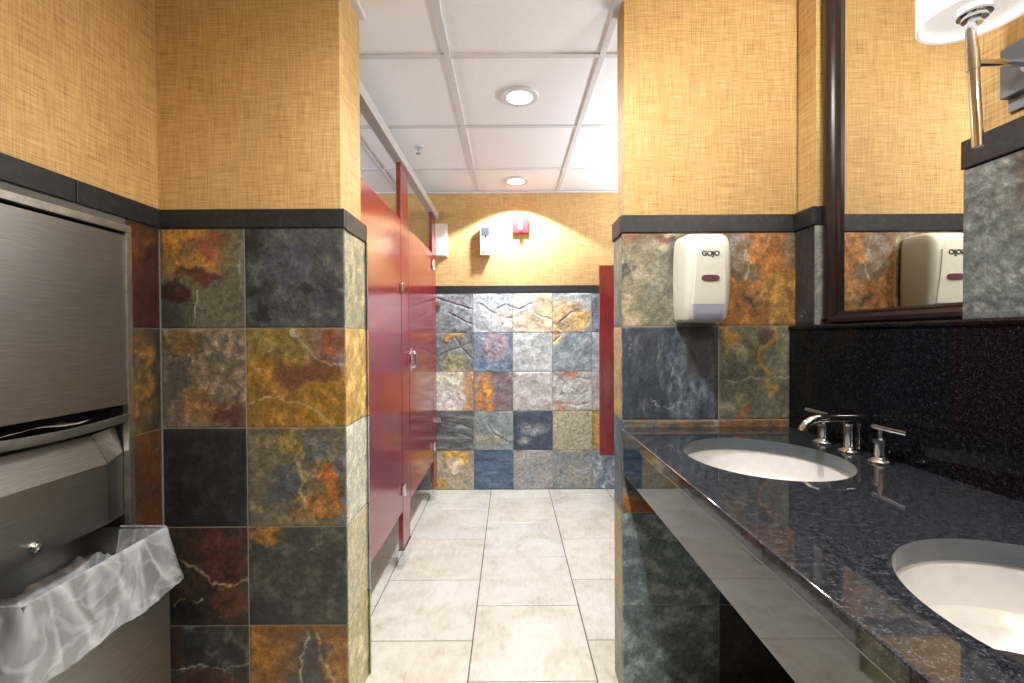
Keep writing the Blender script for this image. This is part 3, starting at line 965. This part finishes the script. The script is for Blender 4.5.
# ================================================================== FAR WALL FITTINGS
# fire strobe
c = (.085, YB, 2.035)
r = empty('fire_strobe', c, 'small red fire alarm strobe on the wallpaper above the slate', 'fire alarm')
yf = YB + PR
MB().box(c[0] - .061, c[0] + .061, yf - .035, yf, c[2] - .061, c[2] + .061, .006).build('housing', 'red_plastic', r)
MB().prism([(c[0] - .013, c[2] - .034), (c[0] + .013, c[2] - .034), (c[0] + .013, c[2] + .062), (c[0] - .013, c[2] + .062)], yf - .062, yf - .034, .004).build('lens', 'clear_lens', r, label='clear strobe lens')
MB().box(c[0] - .014, c[0] + .014, yf - .06, yf - .03, c[2] - .058, c[2] - .036, .003).build('lens_base', 'red_plastic', r)
# air freshener
c = (-.185, YB, 1.92)
r = empty('air_freshener', c, 'slim white air freshener dispenser with a grey top on the far wall', 'air freshener')
MB().box(c[0] - .038, c[0] + .038, yf - .066, yf, 1.803, 2.022, .006).build('housing', 'white_plastic', r)
MB().box(c[0] - .027, c[0] + .033, yf - .070, yf - .06, 1.948, 2.014, .003).build('top_cap', 'grey_plastic', r, label='grey plastic top')
MB().lathe((c[0] + .004, yf - .070, 1.938), [(.010, -.004), (.010, .003), (.004, .004)], 20, axis='y').build('nozzle', 'ink', r)
b = MB()
b.loft([[(c[0] + .002 + w * sx, yf - .062 - d * q, z) for sx, q in ((-1, 0), (-.9, .7), (-.5, 1), (.5, 1), (.9, .7), (1, 0))] for z, w, d in ((1.815, .024, .005), (1.83, .030, .012), (1.92, .030, .012), (1.942, .026, .005))])
b.build('front_cover', 'white_plastic', r)
# white wall box by the post
c = (-.52, YB, 1.92)
r = empty('wall_box', c, 'plain white box on the far wall beside the red stall post', 'wall box')
MB().box(c[0] - .043, c[0] + .043, yf - .065, yf, 1.80, 2.045, .008).build('cover', 'white_plastic', r)
MB().box(c[0] - .046, c[0] + .046, yf - .02, yf, 1.795, 2.05, .004).build('back_plate', 'white_plastic', r)

# ================================================================== VANITY
CT = .889; SLAB = .032; XC = .360
SINKS = [(.620, 1.130), (.634, .468), (.634, -.194)]
SA, SB = .180, .200
YV0 = -.6
van = empty('vanity_counter', (XC, YV0, CT), 'long polished black granite counter with white basins along the right side', 'counter')
def counter_top():
    b = bmesh.new()
    N = 56
    def loop(pts):
        vs = [b.verts.new((x, y, CT)) for x, y in pts]
        es = [b.edges.new((vs[i], vs[(i + 1) % len(vs)])) for i in range(len(vs))]
        return es
    es = []
    yy = YR - .003
    es += loop([(XC, YV0), (XR - .001, YV0), (XR - .001, yy), (XC, yy)])
    for sx, sy in SINKS:
        es += loop([(sx + SA * math.cos(2 * math.pi * k / N), sy + SB * math.sin(2 * math.pi * k / N)) for k in range(N)])
    bmesh.ops.triangle_fill(b, use_beauty=True, use_dissolve=False, edges=es)
    top = b.faces[:]
    r = bmesh.ops.extrude_face_region(b, geom=top)
    for g in r['geom']:
        if isinstance(g, bmesh.types.BMVert):
            g.co.z = CT - SLAB
    bmesh.ops.recalc_face_normals(b, faces=b.faces)
    ed = [e for e in b.edges if all(abs(v.co.x - XC) < 1e-5 for v in e.verts) and abs(e.verts[0].co.z - e.verts[1].co.z) < 1e-5]
    bmesh.ops.bevel(b, geom=ed, offset=.004, segments=3, affect='EDGES', profile=.5)
    m = MB()
    m._merge(b)
    o = m.build('worktop', 'black_granite', van, smooth=30)
    o.data.materials.append(M['granite_lit_edge'])
    for p in o.data.polygons:
        c_ = p.center + Vector((XC, YV0, CT))
        if abs(p.normal.z) < .3 and XC + .05 < c_.x < XR - .05 and c_.y < YR - .05 and c_.y > YV0 + .05:
            p.material_index = 1
counter_top()
MB().box(XC + .006, XC + .026, YV0, YR - .004, .738, CT - SLAB - .0005, .0015).build('apron', 'granite_apron', van)
MB().box(XC + .027, XR - .002, YV0, YR - .006, .735, .75).build('soffit_panel', 'dark_gap', van)
b = MB()
b.box(XR - .018, XR - .004, YV0, YR - .004, CT + .0005, 1.206)
b.prism([(XR - .023, 1.204), (XM + .008, 1.204), (XM + .008, 1.216), (XR - .019, 1.216), (XR - .023, 1.212)], .941, 1.396, .0015)
b.prism([(XR - .023, 1.204), (XR - .004, 1.204), (XR - .004, 1.216), (XR - .019, 1.216), (XR - .023, 1.212)], YV0, .9405, .0015)
b.prism([(XR - .023, 1.204), (XR - .004, 1.204), (XR - .004, 1.216), (XR - .019, 1.216), (XR - .023, 1.212)], 1.3965, YR - .004, .0015)
b.build('backsplash', 'granite_splash', van)

def sink(sx, sy):
    prof = []
    D = .135
    for k in range(13):
        t = k / 12
        prof.append((1.0 - .02 * t - .78 * (t ** 3.2), -D * (1 - (1 - t) ** 1.7)))
    z0 = CT - SLAB - .001
    r = empty('sink_basin', (sx, sy, z0 - D), None, 'basin')
    a, bb = SA + .004, SB + .004
    m = MB()
    m.lathe((sx, sy, z0), [(1.14, 0), (1.02, 0)] + [(q, h) for q, h in prof] + [(.12, -D - .004)] + [(.12, -D - .012), (.24, -D - .012), (1.0 - .1, -D * .75), (1.06, -.02), (1.14, -.012), (1.14, 0)], 56, a, bb, cap=False)
    m.build('bowl', 'porcelain', r, smooth=50)
    MB().lathe((sx, sy, z0 - D - .002), [(.0, .0), (.015, .0), (.017, .003), (.024, .003), (.027, -.001), (.027, -.008), (0, -.008)], 28, cap=False).build('drain', 'chrome', r, label='chrome drain')
    MB().lathe((sx + a * .955, sy, z0 - .05), [(.0, -.004), (.011, -.004), (.011, .004), (.0, .004)], 20, axis='x', cap=False).build('overflow_hole', 'dark_gap', r)
    return r
s1 = sink(*SINKS[0]); s1['label'] = 'oval white undermount basin in the black counter, closest to the soap dispenser'
s2 = sink(*SINKS[1]); s2['label'] = 'oval white undermount basin at the near end of the counter, cut by the frame'
for s_ in (s1, s2):
    s_['group'] = 'basins in the counter'
s3 = sink(*SINKS[2]); s3['label'] = 'oval white undermount basin beyond the picture edge'
s3['group'] = 'basins in the counter'

def faucet(y, label):
    xb = .862
    r = empty('basin_faucet', (xb, y, CT), label, 'faucet')
    def flange(b, yy, rad=.022):
        b.lathe((xb, yy, CT), [(.0, .0005), (rad + .004, .0005), (rad + .004, .004), (rad, .008), (.014, .012), (.0125, .014)], 28, cap=False)
    # spout
    b = MB()
    flange(b, y)
    b.lathe((xb, y, CT), [(.0135, .012), (.0135, .066), (.0145, .068), (.0145, .074), (.0, .076)], 24)
    b.build('spout_base', 'chrome', r)
    zt = CT + .086
    pts = [(.893, y, zt), (.792, y, zt), (.775, y, zt - .0015), (.762, y, zt - .006), (.751, y, zt - .014), (.744, y, zt - .024), (.741, y, zt - .032)]
    MB().tube(pts, .0105, 20).build('spout', 'chrome', r)
    b = MB()
    b.lathe((xb + .024, y, CT), [(.003, .0005), (.003, .062), (.0055, .064), (.0055, .074), (0, .075)], 14)
    b.build('lift_rod', 'chrome', r)
    for s_ in (1, -1):
        yy = y + .098 * s_
        b = MB()
        flange(b, yy)
        b.lathe((xb, yy, CT), [(.0135, .012), (.0135, .044), (.016, .046), (.016, .054), (.006, .057), (.006, .078)], 24)
        h = b.build('handle', 'chrome', r)
        l0, l1 = yy - .022 * s_, yy + .072 * s_
        MB().tube([(xb, l0, CT + .080), (xb, l1, CT + .081)], .0065, 16).build('lever', 'chrome', h)
    return r
f1 = faucet(1.165, 'chrome widespread faucet with two lever handles behind the basin nearest the soap dispenser')
f2 = copy_tree(f1)
f2.location.y = .503
f2['label'] = 'chrome widespread faucet behind the near basin, beyond the picture edge'
for f in (f1, f2):
    f['group'] = 'faucets along the counter'

# mirror
mr = empty('wall_mirror', (XM, 1.16, 1.216), 'tall wall mirror in a dark wood frame over the black backsplash', 'mirror')
MB().box(XM, XM + .006, .9415, 1.37, 1.23, CEIL - .08).build('mirror_pane', 'mirror', mr, label='silvered mirror glass', smooth=0)
def frame_prof(w):
    return [(0, 0), (0, w), (.010, w), (.014, w * .86), (.014, w * .72), (.020, w * .62), (.026, w * .45), (.026, w * .2), (.020, 0)]
b = MB()
# far stile: profile in (depth from glass, across)
W = .061
y_out = 1.3955
# cross section: w = 0 is the outer edge, w = W the glass edge
def stile2(b, y_outer, sgn):
    r0 = [(XM - d + .004, y_outer - sgn * w, 1.217) for d, w in frame_prof(W)]
    r1 = [(XM - d + .004, y_outer - sgn * w, CEIL - .06) for d, w in frame_prof(W)]
    b.loft([r0, r1])
def rail(b, z_outer, sgn):
    r0 = [(XM - d + .004, .9415, z_outer + sgn * w) for d, w in frame_prof(W * .62)]
    r1 = [(XM - d + .004, y_out - .002, z_outer + sgn * w) for d, w in frame_prof(W * .62)]
    b.loft([r0, r1])
stile2(b, y_out, 1)
rail(b, 1.217, 1)
rail(b, CEIL - .06, -1)
b.build('mirror_frame', 'dark_wood', mr)

# ================================================================== SOAP DISPENSER
def soap():
    cx, z0, z1 = .5985, 1.226, 1.500
    y_w = YR - .002
    r = empty('soap_dispenser', (cx, y_w, z0), 'white plastic push soap dispenser mounted on the slate above the counter', 'soap dispenser')
    def ring(z, w, d, e=7, n=48, yb=y_w):
        out = []
        for k in range(n):
            t = 2 * math.pi * k / n
            ct, st = math.cos(t), math.sin(t)
            x = math.copysign(abs(ct) ** (2 / e), ct) * w
            y = math.copysign(abs(st) ** (2 / e), st)
            y = yb - (y + 1) * .5 * d
            wz = 1 - .16 * ((yb - y) / max(d, 1e-6)) ** 2
            out.append((cx + x * wz, y, z))
        return out
    prof = [(z0, .058, .060), (z0 + .004, .067, .084), (z0 + .013, .072, .098), (z0 + .06, .076, .108), (z0 + .13, .0775, .116), (z0 + .20, .076, .120), (z0 + .240, .074, .117), (z0 + .258, .070, .108), (z0 + .269, .062, .090), (z1, .050, .064)]
    MB().loft([ring(*p) for p in prof]).build('cover', 'ivory_plastic', r, smooth=50)
    # raised push panel, slightly proud of the cover, widening downward
    def front(z):
        for (za, wa, da), (zb, wb_, db) in zip(prof, prof[1:]):
            if za <= z <= zb:
                f = (z - za) / (zb - za)
                return y_w - (da + (db - da) * f)
        return y_w - .05
    def panel(zs, wf, off, name, mat, bev=.002):
        b = bmesh.new()
        R = []
        for z in zs:
            yf_ = front(z)
            w = wf(z)
            R.append([b.verts.new((cx + dx * w, yf_ - oo, z)) for dx, oo in ((-1, -.004), (-.94, off), (.94, off), (1, -.004))])
        for a, d in zip(R, R[1:]):
            for i in range(3):
                b.faces.new((a[i], a[i + 1], d[i + 1], d[i]))
        bmesh.ops.recalc_face_normals(b, faces=b.faces)
        for f in b.faces:
            if f.normal.y > .2:
                f.normal_flip()
        m = MB()
        m._merge(b)
        return m.build(name, mat, r, smooth=40)
    zz = [z0 + .055 + .16 * k / 10 for k in range(11)]
    panel(zz, lambda z: .053 - .010 * (z - z0) / .26, .0022, 'push_panel', 'ivory_plastic')
    zt = [z0 + .006, z0 + .016, z0 + .03, z0 + .045, z0 + .054]
    panel(zt, lambda z: .045 + .003 * (z - z0) / .05, .0055, 'push_tab', 'lavender_plastic')['label'] = 'pale lavender push tab'
    yw_ = front(1.355) - .0022
    b = MB()
    b.loft([[(cx + .000 + (w) * math.copysign(abs(math.cos(t)) ** .55, math.cos(t)), yy, 1.358 + hh * math.copysign(abs(math.sin(t)) ** .8, math.sin(t))) for t in [2 * math.pi * k / 28 for k in range(28)]]
            for yy, w, hh in ((yw_ + .004, .027, .0095), (yw_ - .0012, .027, .0095), (yw_ - .0018, .024, .0075))])
    b.build('sight_window', 'mauve_window', r, label='dark mauve sight window')
    cu = bpy.data.curves.new('t', 'FONT')
    cu.body = 'GOJO'
    cu.size = .0205
    cu.align_x = 'CENTER'
    cu.align_y = 'CENTER'
    cu.extrude = .0006
    cu.offset = .0007
    cu.space_character = .95
    to = bpy.data.objects.new('t', cu)
    COL.objects.link(to)
    bpy.context.view_layer.update()
    me = bpy.data.meshes.new_from_object(to.evaluated_get(bpy.context.evaluated_depsgraph_get()))
    bpy.data.objects.remove(to)
    zc = 1.430
    for v in me.vertices:
        x, y, z = v.co
        v.co = Vector((cx - .001 + x * 1.02, front(zc + y) - .0024 - (z + .0004), zc + y)) - Vector((cx, y_w, z0))
    me.materials.clear()
    me.materials.append(M['ink'])
    me.name = 'lettering'
    lo = bpy.data.objects.new('lettering', me)
    COL.objects.link(lo)
    lo.parent = r
soap()

# ================================================================== WALL SCONCE
def sconce():
    xs_, ys_ = .820, .81
    r = empty('wall_sconce', (XW, ys_, 1.668), 'chrome wall sconce with a white glass drum shade beside the mirror', 'wall lamp')
    lean = -.068
    def L(x, z):                       # small lean of the stem
        return xs_ + x + lean * (z - 1.55)
    b = MB()
    b.box(XW - .020, XW - .0005, ys_ - .054, ys_ + .054, 1.629, 1.722, .003)
    b.build('back_plate', 'satin_grey', r)
    MB().box(XW - .006, XW - .0005, ys_ - .052, ys_ + .052, 1.604, 1.700, .002).build('lower_plate', 'satin_grey', r)
    z = 1.668
    MB().tube([(XW - .018, ys_, z), (L(0, z), ys_, z)], .0065, 16).lathe((XW - .019, ys_, z), [(.014, -.006), (.014, .0), (.009, .002)], 20, axis='x').build('arm', 'chrome', r)
    b = MB()
    b.tube([(L(0, 1.522), ys_, 1.522), (L(0, 1.655), ys_, 1.655)], .0082, 18)
    b.tube([(L(0, 1.655), ys_, 1.655), (L(0, 1.692), ys_, 1.692)], .0098, 18)
    b.tube([(L(0, 1.692), ys_, 1.692), (L(0, 1.735), ys_, 1.735)], .0082, 18)
    b.build('stem', 'chrome', r)
    cx = L(0, 1.75) + .008
    MB().lathe((cx, ys_, 1.735), [(.0085, 0), (.011, .0), (.011, .006), (.018, .008), (.018, .013), (.024, .015), (.024, .020), (.0, .022)], 28).build('socket_cup', 'chrome', r)
    b = MB()
    R, zb = .077, 1.747
    b.lathe((cx, ys_, zb), [(R, 0), (R + .001, .002), (R + .001, .16), (R - .004, .16), (R - .004, .002), (R, 0)], 48, cap=False)
    b.lathe((cx, ys_, zb), [(.022, .012), (R - .003, .012), (R - .003, .015), (.022, .015), (.022, .012)], 48, cap=False)
    b.build('lamp_shade', 'frosted_glass', r)
    MB().lathe((cx, ys_, zb), [(.0, .02), (.016, .022), (.03, .05), (.032, .08), (.02, .11), (0, .118)], 20, cap=False).build('bulb', 'lamp_glow', r)
    ld = bpy.data.lights.new('sconce_lamp', 'POINT')
    ld.energy = SCONCE_W
    ld.color = (1, .94, .85)
    ld.shadow_soft_size = .06
    lo = bpy.data.objects.new('sconce_lamp', ld)
    COL.objects.link(lo)
    lo.parent = r
    lo.location = (cx - XW, 0, 1.742 + .19 - 1.668)
    return r
sc1 = sconce()
sc1.location.z -= .007
sc2 = copy_tree(sc1)
sc2.location.y = -.36
sc2['label'] = 'chrome wall sconce on the nearer pier, beyond the picture edge'

# ================================================================== TOWEL DISPENSER + BIN
def towel():
    X0 = XL
    r = empty('towel_dispenser', (X0, 1.07, RZ0), 'recessed brushed steel paper towel dispenser with a waste bin in the left wall', 'towel dispenser')
    Y0, Y1 = RY0, RY1
    b = MB()                       # frame flange round the opening
    fw, fp = .020, .013
    b.box(X0 - .004, X0 + fp, Y0 - .006, Y1 + .006, RZ1 - fw + .006, RZ1 + .006, .002)
    b.box(X0 - .004, X0 + fp, Y1 - fw + .006, Y1 + .006, RZ0, RZ1 - fw + .006, .002)
    b.box(X0 - .004, X0 + fp, Y0 - .006, Y0 + fw - .006, RZ0, RZ1 - fw + .006, .002)
    b.box(X0 - .004, X0 + fp, Y0 - .006, Y1 + .006, RZ0 - .006, RZ0 + fw - .006, .002)
    b.build('frame', 'steel_frame', r)
    b = MB()                       # sheet metal box in the recess
    b.box(RXB, RXB + .004, Y0, Y1, RZ0, RZ1)
    b.box(RXB, X0 - .004, Y1 - .004, Y1, RZ0, RZ1)
    b.box(RXB, X0 - .004, Y0, Y0 + .004, RZ0, RZ1)
    b.box(RXB, X0 - .004, Y0, Y1, RZ1 - .004, RZ1)
    b.box(RXB, X0 - .004, Y0, Y1, RZ0, RZ0 + .004)
    b.build('housing', 'brushed_steel', r)
    ya, yb = Y0 + .0145, Y1 - .0145
    b = MB()                       # upper door
    b.box(X0 - .006, X0 + .008, ya, yb, 1.006, 1.470, .002)
    d = b.build('door', 'brushed_steel', r)
    # towel shelf with its rolled front lip, dark mouth above it
    b = MB()
    n = 24
    rows = []
    for i in range(n + 1):
        t = i / n
        y = ya + .002 + (yb - ya - .004) * t
        sag = .008 - .010 * math.sin(math.pi * t) ** .8
        rows.append([(X0 - .09, y, .945 + sag * .3), (X0 - .02, y, .952 + sag), (X0 + .004, y, .957 + sag), (X0 + .014, y, .966 + sag), (X0 + .018, y, .976 + sag), (X0 + .0195, y, .975 + sag), (X0 + .0165, y, .962 + sag), (X0 + .006, y, .951 + sag), (X0 - .02, y, .946 + sag), (X0 - .09, y, .939 + sag * .3)])
    b.loft(rows)
    b.build('towel_tray', 'steel_frame', r, label='curved polished steel tray lip')
    MB().box(X0 - .115, X0 - .092, ya, yb, .93, .99).build('mouth', 'dark_gap', r)
    # torn edge of a paper towel lying on the tray
    b = bmesh.new()
    g = []
    nn = 30
    for i in range(nn + 1):
        t = i / nn
        y = ya + .02 + .27 * t
        tear = .006 * noise.noise(Vector((t * 14, 2, 5))) + .004 * noise.noise(Vector((t * 40, 1, 3)))
        g.append([b.verts.new((X0 - .075 + (.086 + tear) * k / 4, y, .982 + .004 * math.sin(t * 9 + k) - .010 * math.sin(math.pi * (.08 + .64 * t)) ** .8 + .003 * k)) for k in range(5)])
    for p, q in zip(g, g[1:]):
        for k in range(4):
            b.faces.new((p[k], q[k], q[k + 1], p[k + 1]))
    bmesh.ops.solidify(b, geom=b.faces[:], thickness=.0006)
    q_ = MB()
    q_._merge(b)
    tag(q_.build('paper_towel', 'paper', loc=(X0, 1.0, .96)), 'torn white paper towel edge showing in the mouth of the steel towel dispenser', 'paper towel')
    # folded splash panel below
    yk = 1.193                     # right seam
    P = [(X0 - .030, .935), (X0 + .013, .862), (X0 + .013, .705), (X0 + .009, .703), (X0 + .009, .858), (X0 - .034, .931)]
    b = MB()
    b.prism(P, ya, yk, .0006)
    b.build('splash_panel', 'brushed_steel', r)
    b = MB()
    front = [(X0 - .030, yk + .001, .935), (X0 + .013, yk + .001, .862), (X0 + .013, yk + .001, .705)]
    back = [(X0 - .026, yb, .945), (X0 - .004, yb, .878), (X0 - .004, yb, .705)]
    bmq = bmesh.new()
    va = [bmq.verts.new(p) for p in front]
    vb = [bmq.verts.new(p) for p in back]
    vc = [bmq.verts.new((p[0] - .004, p[1], p[2])) for p in front]
    vd_ = [bmq.verts.new((p[0] - .004, p[1], p[2])) for p in back]
    for q, w in ((va, vb), (vc, vd_)):
        for i in range(2):
            bmq.faces.new((q[i], w[i], w[i + 1], q[i + 1]))
    for q, w in ((va, vc), (vb, vd_)):
        for i in range(2):
            bmq.faces.new((q[i], q[i + 1], w[i + 1], w[i]))
    bmq.faces.new((va[0], vb[0], vd_[0], vc[0]))
    bmq.faces.new((va[2], vb[2], vd_[2], vc[2]))
    bmesh.ops.recalc_face_normals(bmq, faces=bmq.faces)
    b._merge(bmq)
    b.build('corner_panel', 'brushed_steel', r, smooth=0)
    b = MB()
    b.lathe((X0 + .013, 1.005, .729), [(.012, 0), (.012, .003), (.008, .006), (.010, .010), (.009, .014), (0, .016)], 24, axis='x')
    b.build('lock_knob', 'chrome', r)
    # waste bin standing out of the recess
    bx0, bx1, y0, y1, zr, zb = X0 - .10, -.938, .878, 1.254, .671, .20
    b = MB()
    for (a0, a1, c0, c1) in ((bx1 - .003, bx1, y0, y1), (bx0, bx1 - .003, y1 - .003, y1), (bx0, bx1 - .003, y0, y0 + .003), (bx0, bx0 + .003, y0 + .003, y1 - .003)):
        b.box(a0, a1, c0, c1, zb, zr)
    b.box(bx0, bx1, y0, y1, zb - .003, zb)
    b.build('waste_receptacle', 'brushed_steel', r)
    # clear liner folded over the rim
    path = []
    e = .012
    def seg(p, q, n):
        for i in range(n):
            t = i / n
            path.append((p[0] + (q[0] - p[0]) * t, p[1] + (q[1] - p[1]) * t))
    seg((X0 - .008, y1), (bx1 - e, y1), 14)
    for i in range(5):
        a = math.pi / 2 * (1 - i / 5)
        path.append((bx1 - e + e * math.cos(a), y1 - e + e * math.sin(a)))
    seg((bx1, y1 - e), (bx1, y0 + e), 64)
    for i in range(5):
        a = -math.pi / 2 * i / 5
        path.append((bx1 - e + e * math.cos(a), y0 + e + e * math.sin(a)))
    seg((bx1 - e, y0), (X0 - .008, y0), 14)
    path.append((X0 - .008, y0))
    n = len(path)
    nor = []
    for i in range(n):
        p, q = path[max(0, i - 1)], path[min(n - 1, i + 1)]
        dx, dy = q[0] - p[0], q[1] - p[1]
        l = math.hypot(dx, dy) or 1
        nor.append((-dy / l, dx / l))
    verts, faces = [], []
    prof = [(-1.6, 0), (-1.3, 0), (-1.0, 0), (-.8, 0), (-.6, 0), (-.4, 0), (-.2, 0), (-.08, 0), (0, 0), (.06, 0), (.15, 0), (.25, 0), (.35, 0), (.45, 0), (.55, 0), (.65, 0), (.75, 0), (.85, 0), (.93, 0), (1.0, 0)]
    for i, (px, py) in enumerate(path):
        nx, ny = nor[i]
        # outward test: away from the middle of the bin
        mx, my = (bx0 + bx1) / 2, (y0 + y1) / 2
        if (px - mx) * nx + (py - my) * ny < 0:
            nx, ny = -nx, -ny
        u = i / n
        for t, _ in prof:
            w = noise.noise(Vector((u * 9, t * 1.4 + 3 * u, 1.3))) + .6 * abs(noise.noise(Vector((u * 26 + t * 3, t * 1.2, 7.7)))) * 1.4
            if t <= 0:
                d = -.004 - .030 * min(1.6, -t) ** 1.5 - .012 * abs(w) * min(1, -t * 3)
                z = zr + .003 + .17 * t
            else:
                d = .003 + .030 * t ** 1.2 + .008 * w * min(1, t * 2)
                d = max(d, .0025)
                z = zr + .003 - (.155 + .008 * noise.noise(Vector((u * 4, 0, 4)))) * t
            if t == 0:
                d, z = 0, zr + .0045
            if py > y1 - .004 and px < X0 + .012 and t > 0:
                d = min(d, .004)
            verts.append((px + nx * d, py + ny * d, z))
    m = len(prof)
    for i in range(n - 1):
        for j in range(m - 1):
            faces.append((i * m + j, (i + 1) * m + j, (i + 1) * m + j + 1, i * m + j + 1))
    # slack film inside the bin
    base, ga, gb = len(verts), 22, 40
    for i in range(ga + 1):
        for j in range(gb + 1):
            fu, fv = i / ga, j / gb
            e_ = min(fu, 1 - fu, fv * 1.6, (1 - fv) * 1.6)
            zz = zr - .075 - .12 * sstep(0, .4, e_) + .02 * noise.noise(Vector((fu * 4, fv * 7, 3))) + .016 * abs(noise.noise(Vector((fu * 9 + fv * 5, fv * 12, 8))))
            verts.append((bx0 + .012 + (bx1 - .014 - bx0 - .012) * fu, y0 + .012 + (y1 - y0 - .024) * fv, zz))
    for i in range(ga):
        for j in range(gb):
            k = base + i * (gb + 1) + j
            faces.append((k, k + gb + 1, k + gb + 2, k + 1))
    bmx = bmesh.new()
    me = bpy.data.meshes.new('tmp')
    me.from_pydata(verts, [], faces)
    bmx.from_mesh(me)
    bmesh.ops.recalc_face_normals(bmx, faces=bmx.faces)
    q = MB()
    q._merge(bmx)
    o = q.build('bin_liner', 'clear_film', loc=(bx1, (y0 + y1) / 2, zr), smooth=60)
    tag(o, 'clear plastic bin liner folded over the rim of the steel waste bin', 'bin liner')
towel()
